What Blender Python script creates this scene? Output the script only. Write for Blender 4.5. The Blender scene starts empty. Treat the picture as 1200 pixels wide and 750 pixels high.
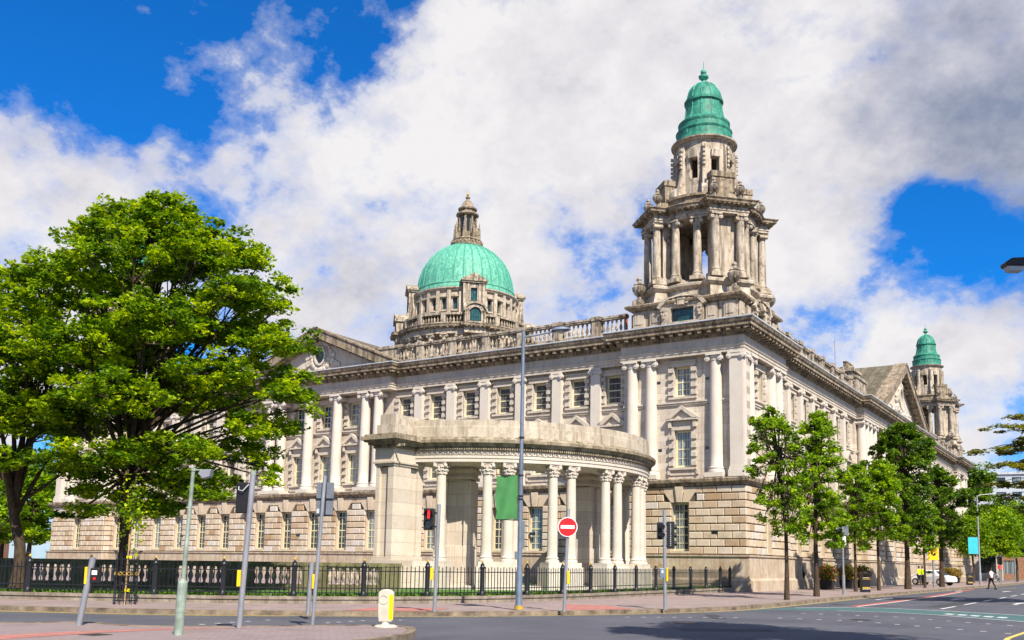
import bpy, bmesh, math, random
import numpy as np
from mathutils import Vector, Matrix
random.seed(7); rng = np.random.default_rng(11)
PI = math.pi; R = math.radians
sc = bpy.context.scene
# ------------------------------------------------------------------ camera
CAM = Vector((19.757, -54.777, 1.5))
cr_, cu_, cf_ = Vector((0.852215, 0.52301, 0.01378)), Vector((0.05292, -0.112374, 0.992256)), Vector((-0.520508, 0.844886, 0.123444))
cd = bpy.data.cameras.new('camera'); cam = bpy.data.objects.new('camera', cd); sc.collection.objects.link(cam)
cam.matrix_world = Matrix(((cr_.x, cu_.x, -cf_.x, CAM.x), (cr_.y, cu_.y, -cf_.y, CAM.y), (cr_.z, cu_.z, -cf_.z, CAM.z), (0, 0, 0, 1)))
cd.sensor_width = 36; cd.lens = 36 * 1115.47 / 1200
cd.shift_x = -(641.25 - 600) / 1200; cd.shift_y = (523.9 - 375) / 1200
cd.clip_start = 0.2; cd.clip_end = 3000
sc.camera = cam
# ------------------------------------------------------------------ sun, sky, exposure
SUN_EL = R(45); SUN_DIR = Vector((0.82, -0.57, 0)).normalized()      # horizontal direction towards the sun
sv = Vector((SUN_DIR.x * math.cos(SUN_EL), SUN_DIR.y * math.cos(SUN_EL), math.sin(SUN_EL)))
sl = bpy.data.lights.new('sun', 'SUN'); sl.energy = 4.8; sl.angle = R(0.5); sl.color = (1.0, 0.91, 0.77)
so = bpy.data.objects.new('sun', sl); sc.collection.objects.link(so)
so.rotation_euler = (-sv).to_track_quat('-Z', 'Y').to_euler(); so.location = (40, -60, 60)
w = bpy.data.worlds.new('World'); sc.world = w; w.use_nodes = True
nt = w.node_tree; nt.nodes.clear()
def N(t, typ, **kw):
    n = t.nodes.new(typ)
    for k, v in kw.items(): setattr(n, k, v)
    return n
def L(t, a, b): t.links.new(a, b)
def mathn(t, op, a, b=None, clamp=False):
    n = N(t, 'ShaderNodeMath', operation=op, use_clamp=clamp)
    for i, v in enumerate((a, b)):
        if v is None: continue
        if isinstance(v, (int, float)): n.inputs[i].default_value = v
        else: L(t, v, n.inputs[i])
    return n.outputs[0]
def mixc(t, f, a, b, mode='MIX'):
    n = N(t, 'ShaderNodeMix', data_type='RGBA', blend_type=mode)
    for s, v in ((n.inputs[0], f), (n.inputs[6], a), (n.inputs[7], b)):
        if isinstance(v, (int, float)): s.default_value = v
        elif isinstance(v, tuple): s.default_value = v if len(v) == 4 else (*v, 1)
        else: L(t, v, s)
    return n.outputs[2]
def ramp(t, f, stops):
    n = N(t, 'ShaderNodeValToRGB'); e = n.color_ramp.elements
    while len(e) < len(stops): e.new(0.5)
    for i, (p, c) in enumerate(stops):
        e[i].position = p; e[i].color = (*c, 1) if isinstance(c, tuple) else (c, c, c, 1)
    L(t, f, n.inputs[0]); return n.outputs[0]
def noise(t, vec, scale, detail=4, rough=0.55, dist=0.0):
    n = N(t, 'ShaderNodeTexNoise'); n.inputs['Scale'].default_value = scale; n.inputs['Detail'].default_value = detail
    n.inputs['Roughness'].default_value = rough; n.inputs['Distortion'].default_value = dist
    L(t, vec, n.inputs['Vector']); return n.outputs[0]
sky = N(nt, 'ShaderNodeTexSky', sky_type='NISHITA'); sky.sun_disc = False
sky.sun_elevation = SUN_EL; sky.sun_rotation = math.atan2(SUN_DIR.x, SUN_DIR.y)
sky.air_density = 1.0; sky.dust_density = 0.2; sky.ozone_density = 4.0
tc = N(nt, 'ShaderNodeTexCoord'); d = tc.outputs['Generated']
blue = mixc(nt, 1.0, sky.outputs[0], (0.05, 0.50, 0.98), 'MULTIPLY')
hs = blue
mp = N(nt, 'ShaderNodeMapping'); L(nt, d, mp.inputs[0]); mp.inputs['Scale'].default_value = (1, 1, 1.7)
warpn = N(nt, 'ShaderNodeTexNoise'); warpn.inputs['Scale'].default_value = 5; warpn.inputs['Detail'].default_value = 3; L(nt, mp.outputs[0], warpn.inputs['Vector'])
wv = N(nt, 'ShaderNodeVectorMath', operation='MULTIPLY_ADD'); L(nt, warpn.outputs[1], wv.inputs[0]); wv.inputs[1].default_value = (.16, .16, .16); L(nt, d, wv.inputs[2])
wc = N(nt, 'ShaderNodeVectorMath', operation='SUBTRACT'); L(nt, wv.outputs[0], wc.inputs[0]); wc.inputs[1].default_value = (.08, .08, .08)
wn = N(nt, 'ShaderNodeVectorMath', operation='NORMALIZE'); L(nt, wc.outputs[0], wn.inputs[0])
BL = [(-0.85, 0.436, 0.285, 0.10, 1.1), (-0.81, 0.499, 0.30, 0.08, 0.9), (-0.84, 0.42, 0.38, 0.06, -0.8), (-0.79, 0.47, 0.40, 0.05, -0.5), (-0.704, 0.599, 0.383, 0.09, 0.7), (-0.636, 0.642, 0.428, 0.10, 0.9), (-0.53, 0.722, 0.445, 0.11, 0.9), (-0.461, 0.736, 0.495, 0.11, 0.9),
      (-0.345, 0.799, 0.493, 0.177, 0.8), (-0.235, 0.844, 0.483, 0.15, 0.8), (-0.112, 0.871, 0.478, 0.14, 1.1), (-0.072, 0.915, 0.398, 0.07, 1.0), (-0.65, 0.701, 0.292, 0.11, 0.8), (-0.553, 0.757, 0.347, 0.107, 0.8), (-0.437, 0.835, 0.333, 0.16, 0.8),
      (-0.249, 0.91, 0.332, 0.06, 0.5), (-0.254, 0.877, 0.408, 0.09, 0.6), (-0.236, 0.945, 0.226, 0.10, 1.1), (-0.144, 0.965, 0.22, 0.09, 1.1), (-0.092, 0.972, 0.215, 0.063, 0.8), (-0.723, 0.66, 0.203, 0.081, 0.6), (-0.127, 0.905, 0.407, 0.07, 0.5),
      (-0.80, 0.42, 0.434, 0.12, -1.0), (-0.74, 0.48, 0.49, 0.14, -1.0), (-0.685, 0.54, 0.49, 0.08, -0.4), (-0.72, 0.56, 0.40, 0.06, 0.35), (-0.76, 0.55, 0.33, 0.07, 0.45), (-0.70, 0.62, 0.37, 0.07, 0.1), (-0.65, 0.64, 0.43, 0.05, 0.2), (-0.62, 0.58, 0.53, 0.11, -1.1), (-0.575, 0.68, 0.455, 0.05, -1.0), (-0.60, 0.72, 0.35, 0.06, -0.9), (-0.50, 0.77, 0.40, 0.045, -0.9), (-0.48, 0.74, 0.47, 0.03, -.6), (-0.67, 0.62, 0.41, 0.05, -.6), (-0.40, 0.85, 0.34, 0.03, -.4), (-0.14, 0.94, 0.28, 0.05, -0.5), (-0.171, 0.925, 0.34, 0.075, -1.1), (-0.125, 0.94, 0.315, 0.085, -1.1), (-0.085, 0.945, 0.31, 0.07, -0.8), (-0.19, 0.906, 0.379, 0.05, -0.8),
      (-0.693, 0.635, 0.341, 0.06, -0.6), (-0.66, 0.66, 0.35, 0.05, -.7), (-0.848, 0.458, 0.267, 0.045, -0.7), (-0.104, 0.985, 0.137, 0.063, -0.6), (-0.746, 0.577, 0.332, 0.05, -0.6)]
def blob(vx, vy, vz, rad, wt):
    v = Vector((vx, vy, vz)).normalized()
    dp = N(nt, 'ShaderNodeVectorMath', operation='DOT_PRODUCT'); L(nt, wn.outputs[0], dp.inputs[0]); dp.inputs[1].default_value = v
    mr = N(nt, 'ShaderNodeMapRange', interpolation_type='SMOOTHSTEP'); L(nt, dp.outputs['Value'], mr.inputs[0])
    mr.inputs[1].default_value = math.cos(rad * 1.5); mr.inputs[2].default_value = 1.0; mr.inputs[4].default_value = wt
    return mr.outputs[0]
acc = None
for b in BL:
    o = blob(*b); acc = o if acc is None else mathn(nt, 'ADD', acc, o)
mp2 = N(nt, 'ShaderNodeMapping'); L(nt, d, mp2.inputs[0]); mp2.inputs['Rotation'].default_value = (.3, -.5, .2); mp2.inputs['Scale'].default_value = (1.0, 1.0, 1.35)
n1 = noise(nt, mp2.outputs[0], 7.0, 12, 0.62, 0.0)
n2 = noise(nt, mp2.outputs[0], 4.0, 12, 0.62, 0.0)
n3 = noise(nt, mp2.outputs[0], 18.0, 10, 0.62, 0.0)
cov = mathn(nt, 'ADD', mathn(nt, 'MULTIPLY', acc, 0.33), mathn(nt, 'MULTIPLY', mathn(nt, 'SUBTRACT', n1, 0.5), 3.0))
cov = mathn(nt, 'ADD', cov, mathn(nt, 'MULTIPLY', mathn(nt, 'SUBTRACT', n3, 0.5), 1.3))
sz = N(nt, 'ShaderNodeSeparateXYZ'); L(nt, d, sz.inputs[0])
cov = mathn(nt, 'ADD', cov, mathn(nt, 'MULTIPLY', mathn(nt, 'SUBTRACT', 0.26, sz.outputs[2]), 1.1, True))
cov = mathn(nt, 'ADD', cov, 0.32)
cmask = ramp(nt, cov, [(0.05, 0.0), (0.30, 0.25), (0.52, 0.72), (0.85, 1.0)])
dk = None
for b in [(-0.104, 0.897, 0.43, .11, .8), (-0.075, 0.929, 0.37, .07, .6), (-0.073, 0.886, 0.458, .1, .3), (-0.165, 0.876, 0.454, .06, .2), (-0.831, 0.478, 0.283, .06, .3), (-0.432, 0.864, 0.258, .1, .2), (-0.09, 0.98, 0.18, .08, .45), (-0.69, 0.70, 0.22, .09, .25), (-0.39, 0.85, 0.36, .08, .15)]:
    o = blob(*b); dk = o if dk is None else mathn(nt, 'ADD', dk, o)
sh = mathn(nt, 'ADD', mathn(nt, 'MULTIPLY', mathn(nt, 'SUBTRACT', n2, 0.46), 2.0), mathn(nt, 'MULTIPLY', mathn(nt, 'SUBTRACT', n3, 0.5), 0.9))
dkn = mathn(nt, 'ADD', mathn(nt, 'ADD', mathn(nt, 'MULTIPLY', dk, 0.42), sh), 0.06, True)
ccol = ramp(nt, dkn, [(0.0, (5.0, 4.9, 4.95)), (0.3, (4.3, 4.2, 4.4)), (0.65, (2.75, 2.85, 3.4)), (1.0, (1.45, 1.7, 2.4))])
fin = mixc(nt, cmask, hs, ccol)
bg = N(nt, 'ShaderNodeBackground'); bg.inputs[1].default_value = 0.1; L(nt, fin, bg.inputs[0])
wo = N(nt, 'ShaderNodeOutputWorld'); L(nt, bg.outputs[0], wo.inputs[0])
sc.view_settings.view_transform = 'Standard'; sc.view_settings.look = 'None'; sc.view_settings.exposure = 0.85; sc.view_settings.gamma = 1.0
sc.view_settings.use_curve_mapping = False
# ------------------------------------------------------------------ materials
MT = {}
def newmat(name, rough=0.7, metal=0.0, spec=0.4):
    m = bpy.data.materials.new(name); m.use_nodes = True; t = m.node_tree
    b = t.nodes['Principled BSDF']; b.inputs['Roughness'].default_value = rough; b.inputs['Metallic'].default_value = metal
    b.inputs['Specular IOR Level'].default_value = spec
    MT[name] = m; return m, t, b
def bump(t, b, h, strength=0.3, dist=0.02):
    n = N(t, 'ShaderNodeBump'); n.inputs['Strength'].default_value = strength; n.inputs['Distance'].default_value = dist
    L(t, h, n.inputs['Height']); L(t, n.outputs[0], b.inputs['Normal'])
def flat(name, col, rough=0.6, metal=0.0, var=0.15, scale=6.0, spec=0.4, bmp=0.1):
    m, t, b = newmat(name, rough, metal, spec); c = N(t, 'ShaderNodeTexCoord').outputs['Object']
    n = noise(t, c, scale, 5, 0.6)
    col2 = tuple(x * (1 - var * 1.6) for x in col); col1 = tuple(min(1, x * (1 + var)) for x in col)
    L(t, mixc(t, ramp(t, n, [(0.3, 0.0), (0.7, 1.0)]), col2, col1), b.inputs['Base Color'])
    if bmp: bump(t, b, noise(t, c, scale * 6, 3), bmp, 0.01)
    return m
def stone(name, ca, cb, grime, gstr=0.6, joints=None, glo=0.52, ghi=0.72, lichen=None):
    """ca/cb the two stone tints, grime the soot colour. joints=(course, length) for ashlar seen square on."""
    m, t, b = newmat(name, 0.88, 0, 0.25)
    tcn = N(t, 'ShaderNodeTexCoord'); c = tcn.outputs['Object']
    n = noise(t, c, 0.9, 6, 0.6)
    base = mixc(t, ramp(t, n, [(0.32, 0.0), (0.68, 1.0)]), ca, cb)
    h = noise(t, c, 14.0, 5, 0.65)
    if joints:
        sx = N(t, 'ShaderNodeSeparateXYZ'); L(t, c, sx.inputs[0]); cx = N(t, 'ShaderNodeCombineXYZ')
        L(t, sx.outputs[0], cx.inputs[0]); L(t, sx.outputs[2], cx.inputs[1])
        br = N(t, 'ShaderNodeTexBrick'); L(t, cx.outputs[0], br.inputs['Vector'])
        br.inputs['Scale'].default_value = 1.0; br.inputs['Mortar Size'].default_value = 0.012; br.inputs['Brick Width'].default_value = joints[1]
        br.inputs['Row Height'].default_value = joints[0]; br.inputs['Mortar Smooth'].default_value = 0.3; br.inputs['Bias'].default_value = 0.0
        br.inputs['Color1'].default_value = (1.08, 1.05, 1.0, 1); br.inputs['Color2'].default_value = (0.82, 0.78, 0.74, 1); br.inputs['Mortar'].default_value = (0.55, 0.5, 0.45, 1)
        base = mixc(t, 0.85, base, br.outputs[0], 'MULTIPLY')
    # vertical rain streaks and soot patches
    mpn = N(t, 'ShaderNodeMapping'); L(t, c, mpn.inputs[0]); mpn.inputs['Scale'].default_value = (3.2, 3.2, 0.28)
    st = noise(t, mpn.outputs[0], 1.0, 6, 0.7)
    g1 = ramp(t, st, [(glo, 0.0), (ghi, 1.0)])
    p = noise(t, c, 2.3, 8, 0.72)
    g2 = ramp(t, p, [(glo + 0.02, 0.0), (ghi + 0.02, 1.0)])
    g = mathn(t, 'MAXIMUM', g1, g2)
    g = mathn(t, 'MULTIPLY', g, gstr)
    base = mixc(t, g, base, grime)
    fine = ramp(t, noise(t, c, 22.0, 4, 0.7), [(0.25, 0.78), (0.75, 1.12)])
    base = mixc(t, 1.0, base, fine, 'MULTIPLY')
    L(t, base, b.inputs['Base Color']); bump(t, b, h, 0.35, 0.02)
    return m
STA, STB = (0.58, 0.525, 0.45), (0.48, 0.415, 0.335)
stone('stone_smooth', STA, STB, (0.17, 0.135, 0.10), 0.55)
stone('stone_ashlar', (0.61, 0.56, 0.495), (0.54, 0.48, 0.405), (0.22, 0.15, 0.095), 0.65, (0.45, 1.05))
stone('stone_column', (0.60, 0.55, 0.49), (0.54, 0.48, 0.41), (0.26, 0.21, 0.16), 0.35, glo=0.56, ghi=0.8)
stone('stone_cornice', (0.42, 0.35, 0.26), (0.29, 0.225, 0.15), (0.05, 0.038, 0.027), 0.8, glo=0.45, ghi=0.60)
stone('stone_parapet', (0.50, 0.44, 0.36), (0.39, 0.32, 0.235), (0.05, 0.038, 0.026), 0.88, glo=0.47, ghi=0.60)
stone('stone_tower', (0.54, 0.475, 0.39), (0.40, 0.33, 0.25), (0.09, 0.066, 0.045), 0.72, glo=0.49, ghi=0.63)
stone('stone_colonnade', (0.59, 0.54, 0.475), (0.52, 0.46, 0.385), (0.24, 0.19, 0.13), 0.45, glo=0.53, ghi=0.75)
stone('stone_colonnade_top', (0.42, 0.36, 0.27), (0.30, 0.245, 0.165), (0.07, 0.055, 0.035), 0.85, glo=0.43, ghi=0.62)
stone('stone_colonnade_ashlar', (0.59, 0.54, 0.475), (0.52, 0.46, 0.385), (0.30, 0.22, 0.14), 0.45, (0.62, 1.3), glo=0.53, ghi=0.75)
stone('stone_plinth', (0.50, 0.44, 0.355), (0.42, 0.34, 0.25), (0.26, 0.16, 0.085), 0.75, glo=0.45, ghi=0.66)
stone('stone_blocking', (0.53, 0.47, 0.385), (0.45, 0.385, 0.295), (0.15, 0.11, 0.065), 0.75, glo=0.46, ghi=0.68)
stone('stone_joint', (0.12, 0.09, 0.065), (0.09, 0.07, 0.05), (0.05, 0.04, 0.03), 0.5)
stone('stone_mossy', (0.22, 0.21, 0.10), (0.15, 0.13, 0.07), (0.05, 0.05, 0.03), 0.7, glo=0.42, ghi=0.6)
stone('kerb_stone', (0.34, 0.30, 0.245), (0.24, 0.20, 0.155), (0.11, 0.085, 0.06), 0.7, glo=0.42, ghi=0.62)
# rusticated blocks: tint changes block by block (one random number stored on each block)
m, t, b = newmat('stone_block', 0.9, 0, 0.25)
at_ = N(t, 'ShaderNodeAttribute', attribute_name='tint'); c = N(t, 'ShaderNodeTexCoord').outputs['Object']
col = ramp(t, at_.outputs['Fac'], [(0.0, (0.36, 0.25, 0.155)), (0.2, (0.45, 0.345, 0.235)), (0.5, (0.51, 0.42, 0.315)), (0.75, (0.54, 0.46, 0.36)), (1.0, (0.53, 0.49, 0.44))])
gg = ramp(t, noise(t, c, 1.1, 7, 0.7), [(0.5, 0.0), (0.72, 0.6)])
col = mixc(t, gg, col, (0.22, 0.155, 0.09))
col = mixc(t, 1.0, col, ramp(t, noise(t, c, 18, 4, 0.7), [(0.25, 0.8), (0.75, 1.12)]), 'MULTIPLY')
L(t, col, b.inputs['Base Color']); bump(t, b, noise(t, c, 12, 5, 0.7), 0.4, 0.02)
# verdigris copper
def copper(name, a, b_, c_):
    m, t, b = newmat(name, 0.6, 0, 0.4); c = N(t, 'ShaderNodeTexCoord').outputs['Object']
    mpn = N(t, 'ShaderNodeMapping'); L(t, c, mpn.inputs[0]); mpn.inputs['Scale'].default_value = (2.2, 2.2, 0.3)
    s = noise(t, mpn.outputs[0], 1.3, 6, 0.7)
    q = mixc(t, ramp(t, s, [(0.38, 0.0), (0.6, 1.0)]), a, b_)
    q = mixc(t, ramp(t, noise(t, c, 2.6, 6, 0.75), [(0.46, 0.0), (0.66, 0.9)]), q, c_)
    mp3 = N(t, 'ShaderNodeMapping'); L(t, c, mp3.inputs[0]); mp3.inputs['Scale'].default_value = (6, 6, .25)
    q = mixc(t, ramp(t, noise(t, mp3.outputs[0], 1.0, 5, 0.7), [(0.55, 0.0), (0.70, 0.75)]), q, (0.035, 0.10, 0.07))
    L(t, q, b.inputs['Base Color']); bump(t, b, noise(t, c, 9, 4), 0.2, 0.02)
copper('copper_dome', (0.06, 0.31, 0.20), (0.17, 0.46, 0.34), (0.03, 0.19, 0.14))
copper('copper_tower', (0.010, 0.15, 0.10), (0.045, 0.29, 0.20), (0.012, 0.06, 0.045))
flat('copper_rib', (0.06, 0.33, 0.24), 0.6, var=0.3)
flat('lead', (0.45, 0.47, 0.50), 0.5, var=0.15, scale=1.5)
flat('slate', (0.10, 0.095, 0.09), 0.7, var=0.3, scale=3)
# lichen covered stone slabs on the pediment roofs
m, t, b = newmat('roof_slab', 0.9, 0, 0.2); c = N(t, 'ShaderNodeTexCoord').outputs['Object']
br = N(t, 'ShaderNodeTexBrick'); L(t, c, br.inputs['Vector']); br.inputs['Scale'].default_value = 1; br.inputs['Brick Width'].default_value = 1.2; br.inputs['Row Height'].default_value = 0.7
br.inputs['Mortar Size'].default_value = 0.03; br.inputs['Color1'].default_value = (0.19, 0.165, 0.12, 1); br.inputs['Color2'].default_value = (0.13, 0.11, 0.08, 1); br.inputs['Mortar'].default_value = (0.05, 0.04, 0.03, 1)
L(t, mixc(t, ramp(t, noise(t, c, 1.4, 7, 0.75), [(0.42, 0.0), (0.62, 0.8)]), br.outputs[0], (0.06, 0.055, 0.035)), b.inputs['Base Color'])
flat('frame_cream', (0.62, 0.58, 0.38), 0.5, var=0.06)
# window glass: dark, glossy, with blinds or curtains behind it here and there
m, t, b = newmat('window_glass', 0.04, 0, 0.8); tcn = N(t, 'ShaderNodeTexCoord'); oi = N(t, 'ShaderNodeObjectInfo')
sx = N(t, 'ShaderNodeSeparateXYZ'); L(t, tcn.outputs['Object'], sx.inputs[0])
wvn = N(t, 'ShaderNodeTexNoise'); wvn.noise_dimensions = '2D'; cx = N(t, 'ShaderNodeCombineXYZ'); L(t, sx.outputs[0], cx.inputs[0]); L(t, oi.outputs['Random'], cx.inputs[1])
L(t, cx.outputs[0], wvn.inputs['Vector']); wvn.inputs['Scale'].default_value = 7.0
cur = ramp(t, wvn.outputs[0], [(0.35, (0.02, 0.028, 0.035)), (0.65, (0.24, 0.28, 0.29))])
isb = ramp(t, oi.outputs['Random'], [(0.30, 0.0), (0.36, 1.0)])
L(t, mixc(t, isb, (0.012, 0.016, 0.02), cur), b.inputs['Base Color'])
b.inputs['Coat Weight'].default_value = 0.5
flat('glass_dark', (0.012, 0.014, 0.016), 0.08, var=0.1, spec=0.8, bmp=0)
m, t, b = newmat('green_glazing', 0.2, 0, 0.6); c = N(t, 'ShaderNodeTexCoord').outputs['Object']
sx = N(t, 'ShaderNodeSeparateXYZ'); L(t, c, sx.inputs[0]); cx = N(t, 'ShaderNodeCombineXYZ'); L(t, sx.outputs[0], cx.inputs[0]); L(t, sx.outputs[2], cx.inputs[1])
br = N(t, 'ShaderNodeTexBrick'); L(t, cx.outputs[0], br.inputs['Vector']); br.offset = 0; br.inputs['Scale'].default_value = 1; br.inputs['Brick Width'].default_value = 0.22; br.inputs['Row Height'].default_value = 0.28
br.inputs['Mortar Size'].default_value = 0.02; br.inputs['Color1'].default_value = (0.02, 0.10, 0.09, 1); br.inputs['Color2'].default_value = (0.01, 0.045, 0.05, 1); br.inputs['Mortar'].default_value = (0.015, 0.02, 0.02, 1)
L(t, br.outputs[0], b.inputs['Base Color'])
flat('black_iron', (0.012, 0.012, 0.014), 0.35, var=0.2, spec=0.5)
flat('gold_paint', (0.55, 0.36, 0.05), 0.4, 0.3)
flat('pole_grey', (0.27, 0.28, 0.31), 0.45, 0.3, var=0.12, scale=3)
flat('pole_green', (0.24, 0.30, 0.25), 0.55, 0.0, var=0.25, scale=5)
flat('lamp_blue', (0.15, 0.19, 0.25), 0.45, 0.3, var=0.15, scale=3)
flat('black_plastic', (0.010, 0.010, 0.012), 0.45, var=0.1, spec=0.4)
flat('yellow_plastic', (0.85, 0.50, 0.01), 0.4, var=0.04)
flat('yellow_reflector', (0.90, 0.72, 0.0), 0.35, var=0.03)
flat('white_plastic', (0.50, 0.46, 0.38), 0.5, var=0.12, scale=4)
flat('sign_red', (0.72, 0.015, 0.02), 0.35, var=0.03)
flat('sign_white', (0.80, 0.76, 0.72), 0.35, var=0.04)
flat('sign_back', (0.13, 0.15, 0.18), 0.5, var=0.12)
flat('banner_green', (0.05, 0.20, 0.06), 0.7, var=0.14, scale=1.5)
flat('banner_blue', (0.03, 0.42, 0.50), 0.7, var=0.1, scale=1.5)
flat('wood_stake', (0.42, 0.28, 0.13), 0.8, var=0.2)
flat('terracotta', (0.35, 0.08, 0.05), 0.8, var=0.2)
flat('car_white', (0.72, 0.74, 0.77), 0.2, 0, var=0.02, spec=0.6, bmp=0)
flat('car_red', (0.45, 0.02, 0.02), 0.2, 0, var=0.02, spec=0.6, bmp=0)
flat('rubber', (0.015, 0.015, 0.015), 0.8)
flat('hi_vis', (0.62, 0.90, 0.0), 0.7, var=0.08)
flat('skin', (0.45, 0.26, 0.18), 0.6, var=0.05)
flat('hair', (0.03, 0.02, 0.015), 0.7)
flat('shirt_white', (0.70, 0.70, 0.76), 0.8, var=0.06)
flat('trouser_dark', (0.012, 0.012, 0.018), 0.8)
m, t, b = newmat('red_lamp', 0.3); b.inputs['Base Color'].default_value = (0.5, 0.01, 0.01, 1); b.inputs['Emission Color'].default_value = (1, 0.02, 0.02, 1); b.inputs['Emission Strength'].default_value = 1.2
# bark
m, t, b = newmat('bark', 0.95, 0, 0.2); c = N(t, 'ShaderNodeTexCoord').outputs['Object']
mpn = N(t, 'ShaderNodeMapping'); L(t, c, mpn.inputs[0]); mpn.inputs['Scale'].default_value = (14, 14, 3)
bn = noise(t, mpn.outputs[0], 1, 6, 0.7)
L(t, ramp(t, bn, [(0.35, (0.028, 0.019, 0.013)), (0.65, (0.095, 0.068, 0.045))]), b.inputs['Base Color']); bump(t, b, bn, 0.8, 0.03)
def leafmat(name, cols, trans=0.35):
    m = bpy.data.materials.new(name); m.use_nodes = True; t = m.node_tree; MT[name] = m; t.nodes.clear()
    a = N(t, 'ShaderNodeAttribute', attribute_name='tint')
    c = ramp(t, a.outputs['Fac'], cols)
    d_ = N(t, 'ShaderNodeBsdfPrincipled'); d_.inputs['Roughness'].default_value = 0.5; d_.inputs['Specular IOR Level'].default_value = 0.3; L(t, c, d_.inputs['Base Color'])
    tr = N(t, 'ShaderNodeBsdfTranslucent'); L(t, mixc(t, 1.0, c, (1.8, 1.7, 0.5), 'MULTIPLY'), tr.inputs[0])
    mx = N(t, 'ShaderNodeMixShader'); mx.inputs[0].default_value = trans; L(t, d_.outputs[0], mx.inputs[1]); L(t, tr.outputs[0], mx.inputs[2])
    o = N(t, 'ShaderNodeOutputMaterial'); L(t, mx.outputs[0], o.inputs[0])
leafmat('leaf_sycamore', [(0.0, (0.03, 0.085, 0.003)), (0.25, (0.09, 0.19, 0.004)), (0.5, (0.19, 0.29, 0.004)), (0.7, (0.31, 0.43, 0.005)), (1.0, (0.50, 0.56, 0.007))], .42)
leafmat('leaf_street', [(0.0, (0.035, 0.09, 0.003)), (0.45, (0.16, 0.29, 0.005)), (0.8, (0.31, 0.45, 0.007)), (1.0, (0.48, 0.57, 0.01))], .42)
leafmat('leaf_dark', [(0.0, (0.022, 0.065, 0.004)), (0.5, (0.09, 0.18, 0.006)), (1.0, (0.21, 0.32, 0.010))])
leafmat('leaf_olive', [(0.0, (0.07, 0.09, 0.006)), (0.5, (0.17, 0.18, 0.012)), (1.0, (0.30, 0.28, 0.02))])
flat('asphalt_patch', (0.045, 0.046, 0.054), 0.9, var=0.35, scale=12)
leafmat('leaf_flower', [(0.0, (0.03, 0.08, 0.006)), (0.60, (0.08, 0.19, 0.010)), (0.64, (0.35, 0.01, 0.02)), (0.78, (0.40, 0.02, 0.05)), (0.82, (0.55, 0.16, 0.01)), (0.93, (0.62, 0.38, 0.02)), (1.0, (0.5, 0.08, 0.12))], 0.2)
leafmat('grass_blade', [(0.0, (0.05, 0.13, 0.008)), (1.0, (0.14, 0.27, 0.012))], 0.3)
# ground
m, t, b = newmat('asphalt', 0.85, 0, 0.3); c = N(t, 'ShaderNodeTexCoord').outputs['Object']
n = noise(t, c, 0.35, 6, 0.6); g = noise(t, c, 55, 3, 0.8); pt = noise(t, c, 3.0, 5, 0.7)
mpn = N(t, 'ShaderNodeMapping'); L(t, c, mpn.inputs[0]); mpn.inputs['Scale'].default_value = (1.6, 0.06, 1)
tw = noise(t, mpn.outputs[0], 1, 4, 0.6)
col = mixc(t, ramp(t, n, [(0.35, 0.0), (0.65, 1.0)]), (0.060, 0.062, 0.078), (0.088, 0.090, 0.108))
col = mixc(t, ramp(t, tw, [(0.5, 0.0), (0.65, 0.35)]), col, (0.10, 0.10, 0.115))
col = mixc(t, 1.0, col, ramp(t, g, [(0.3, 0.55), (0.5, 1.0), (0.72, 1.9)]), 'MULTIPLY')
col = mixc(t, ramp(t, pt, [(0.62, 0.0), (0.66, 0.35)]), col, (0.03, 0.03, 0.035))
L(t, col, b.inputs['Base Color']); bump(t, b, g, 0.5, 0.01)
def paving(name, a, b_, mort, w_, h_, gr=(0.10, 0.085, 0.075)):
    m, t, b = newmat(name, 0.85, 0, 0.3); c = N(t, 'ShaderNodeTexCoord').outputs['Object']
    br = N(t, 'ShaderNodeTexBrick'); L(t, c, br.inputs['Vector']); br.inputs['Scale'].default_value = 1; br.inputs['Brick Width'].default_value = w_; br.inputs['Row Height'].default_value = h_
    br.inputs['Mortar Size'].default_value = 0.012; br.inputs['Color1'].default_value = (*a, 1); br.inputs['Color2'].default_value = (*b_, 1); br.inputs['Mortar'].default_value = (*mort, 1)
    q = mixc(t, ramp(t, noise(t, c, 0.8, 7, 0.7), [(0.5, 0.0), (0.72, 0.5)]), br.outputs[0], gr)
    q = mixc(t, 1.0, q, ramp(t, noise(t, c, 45, 3, 0.8), [(0.3, 0.72), (0.7, 1.25)]), 'MULTIPLY')
    L(t, q, b.inputs['Base Color']); bump(t, b, br.outputs['Fac'], -0.3, 0.01)
paving('paving', (0.30, 0.23, 0.215), (0.25, 0.195, 0.185), (0.13, 0.10, 0.09), 0.9, 0.6)
paving('paving_small', (0.265, 0.205, 0.205), (0.24, 0.185, 0.185), (0.19, 0.155, 0.15), 0.2, 0.1)
paving('tactile', (0.42, 0.17, 0.14), (0.36, 0.145, 0.125), (0.2, 0.09, 0.08), 0.4, 0.4, (0.2, 0.11, 0.09))
flat('paint_white', (0.62, 0.62, 0.62), 0.7, var=0.25, scale=9)
flat('paint_yellow', (0.62, 0.48, 0.12), 0.7, var=0.3, scale=9)
flat('paint_red', (0.45, 0.10, 0.07), 0.8, var=0.25, scale=7)
flat('kerb_edge', (0.20, 0.155, 0.11), 0.9, var=0.45, scale=2.5)
flat('paint_green', (0.055, 0.125, 0.125), 0.85, var=0.25, scale=4)
flat('lawn_green', (0.06, 0.16, 0.015), 0.9, var=0.35, scale=8)
flat('brick_brown', (0.27, 0.14, 0.08), 0.9, var=0.25, scale=3)
flat('far_render', (0.42, 0.46, 0.50), 0.7, var=0.1, scale=0.3)
flat('shop_dark', (0.03, 0.03, 0.035), 0.3, var=0.2)
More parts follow.
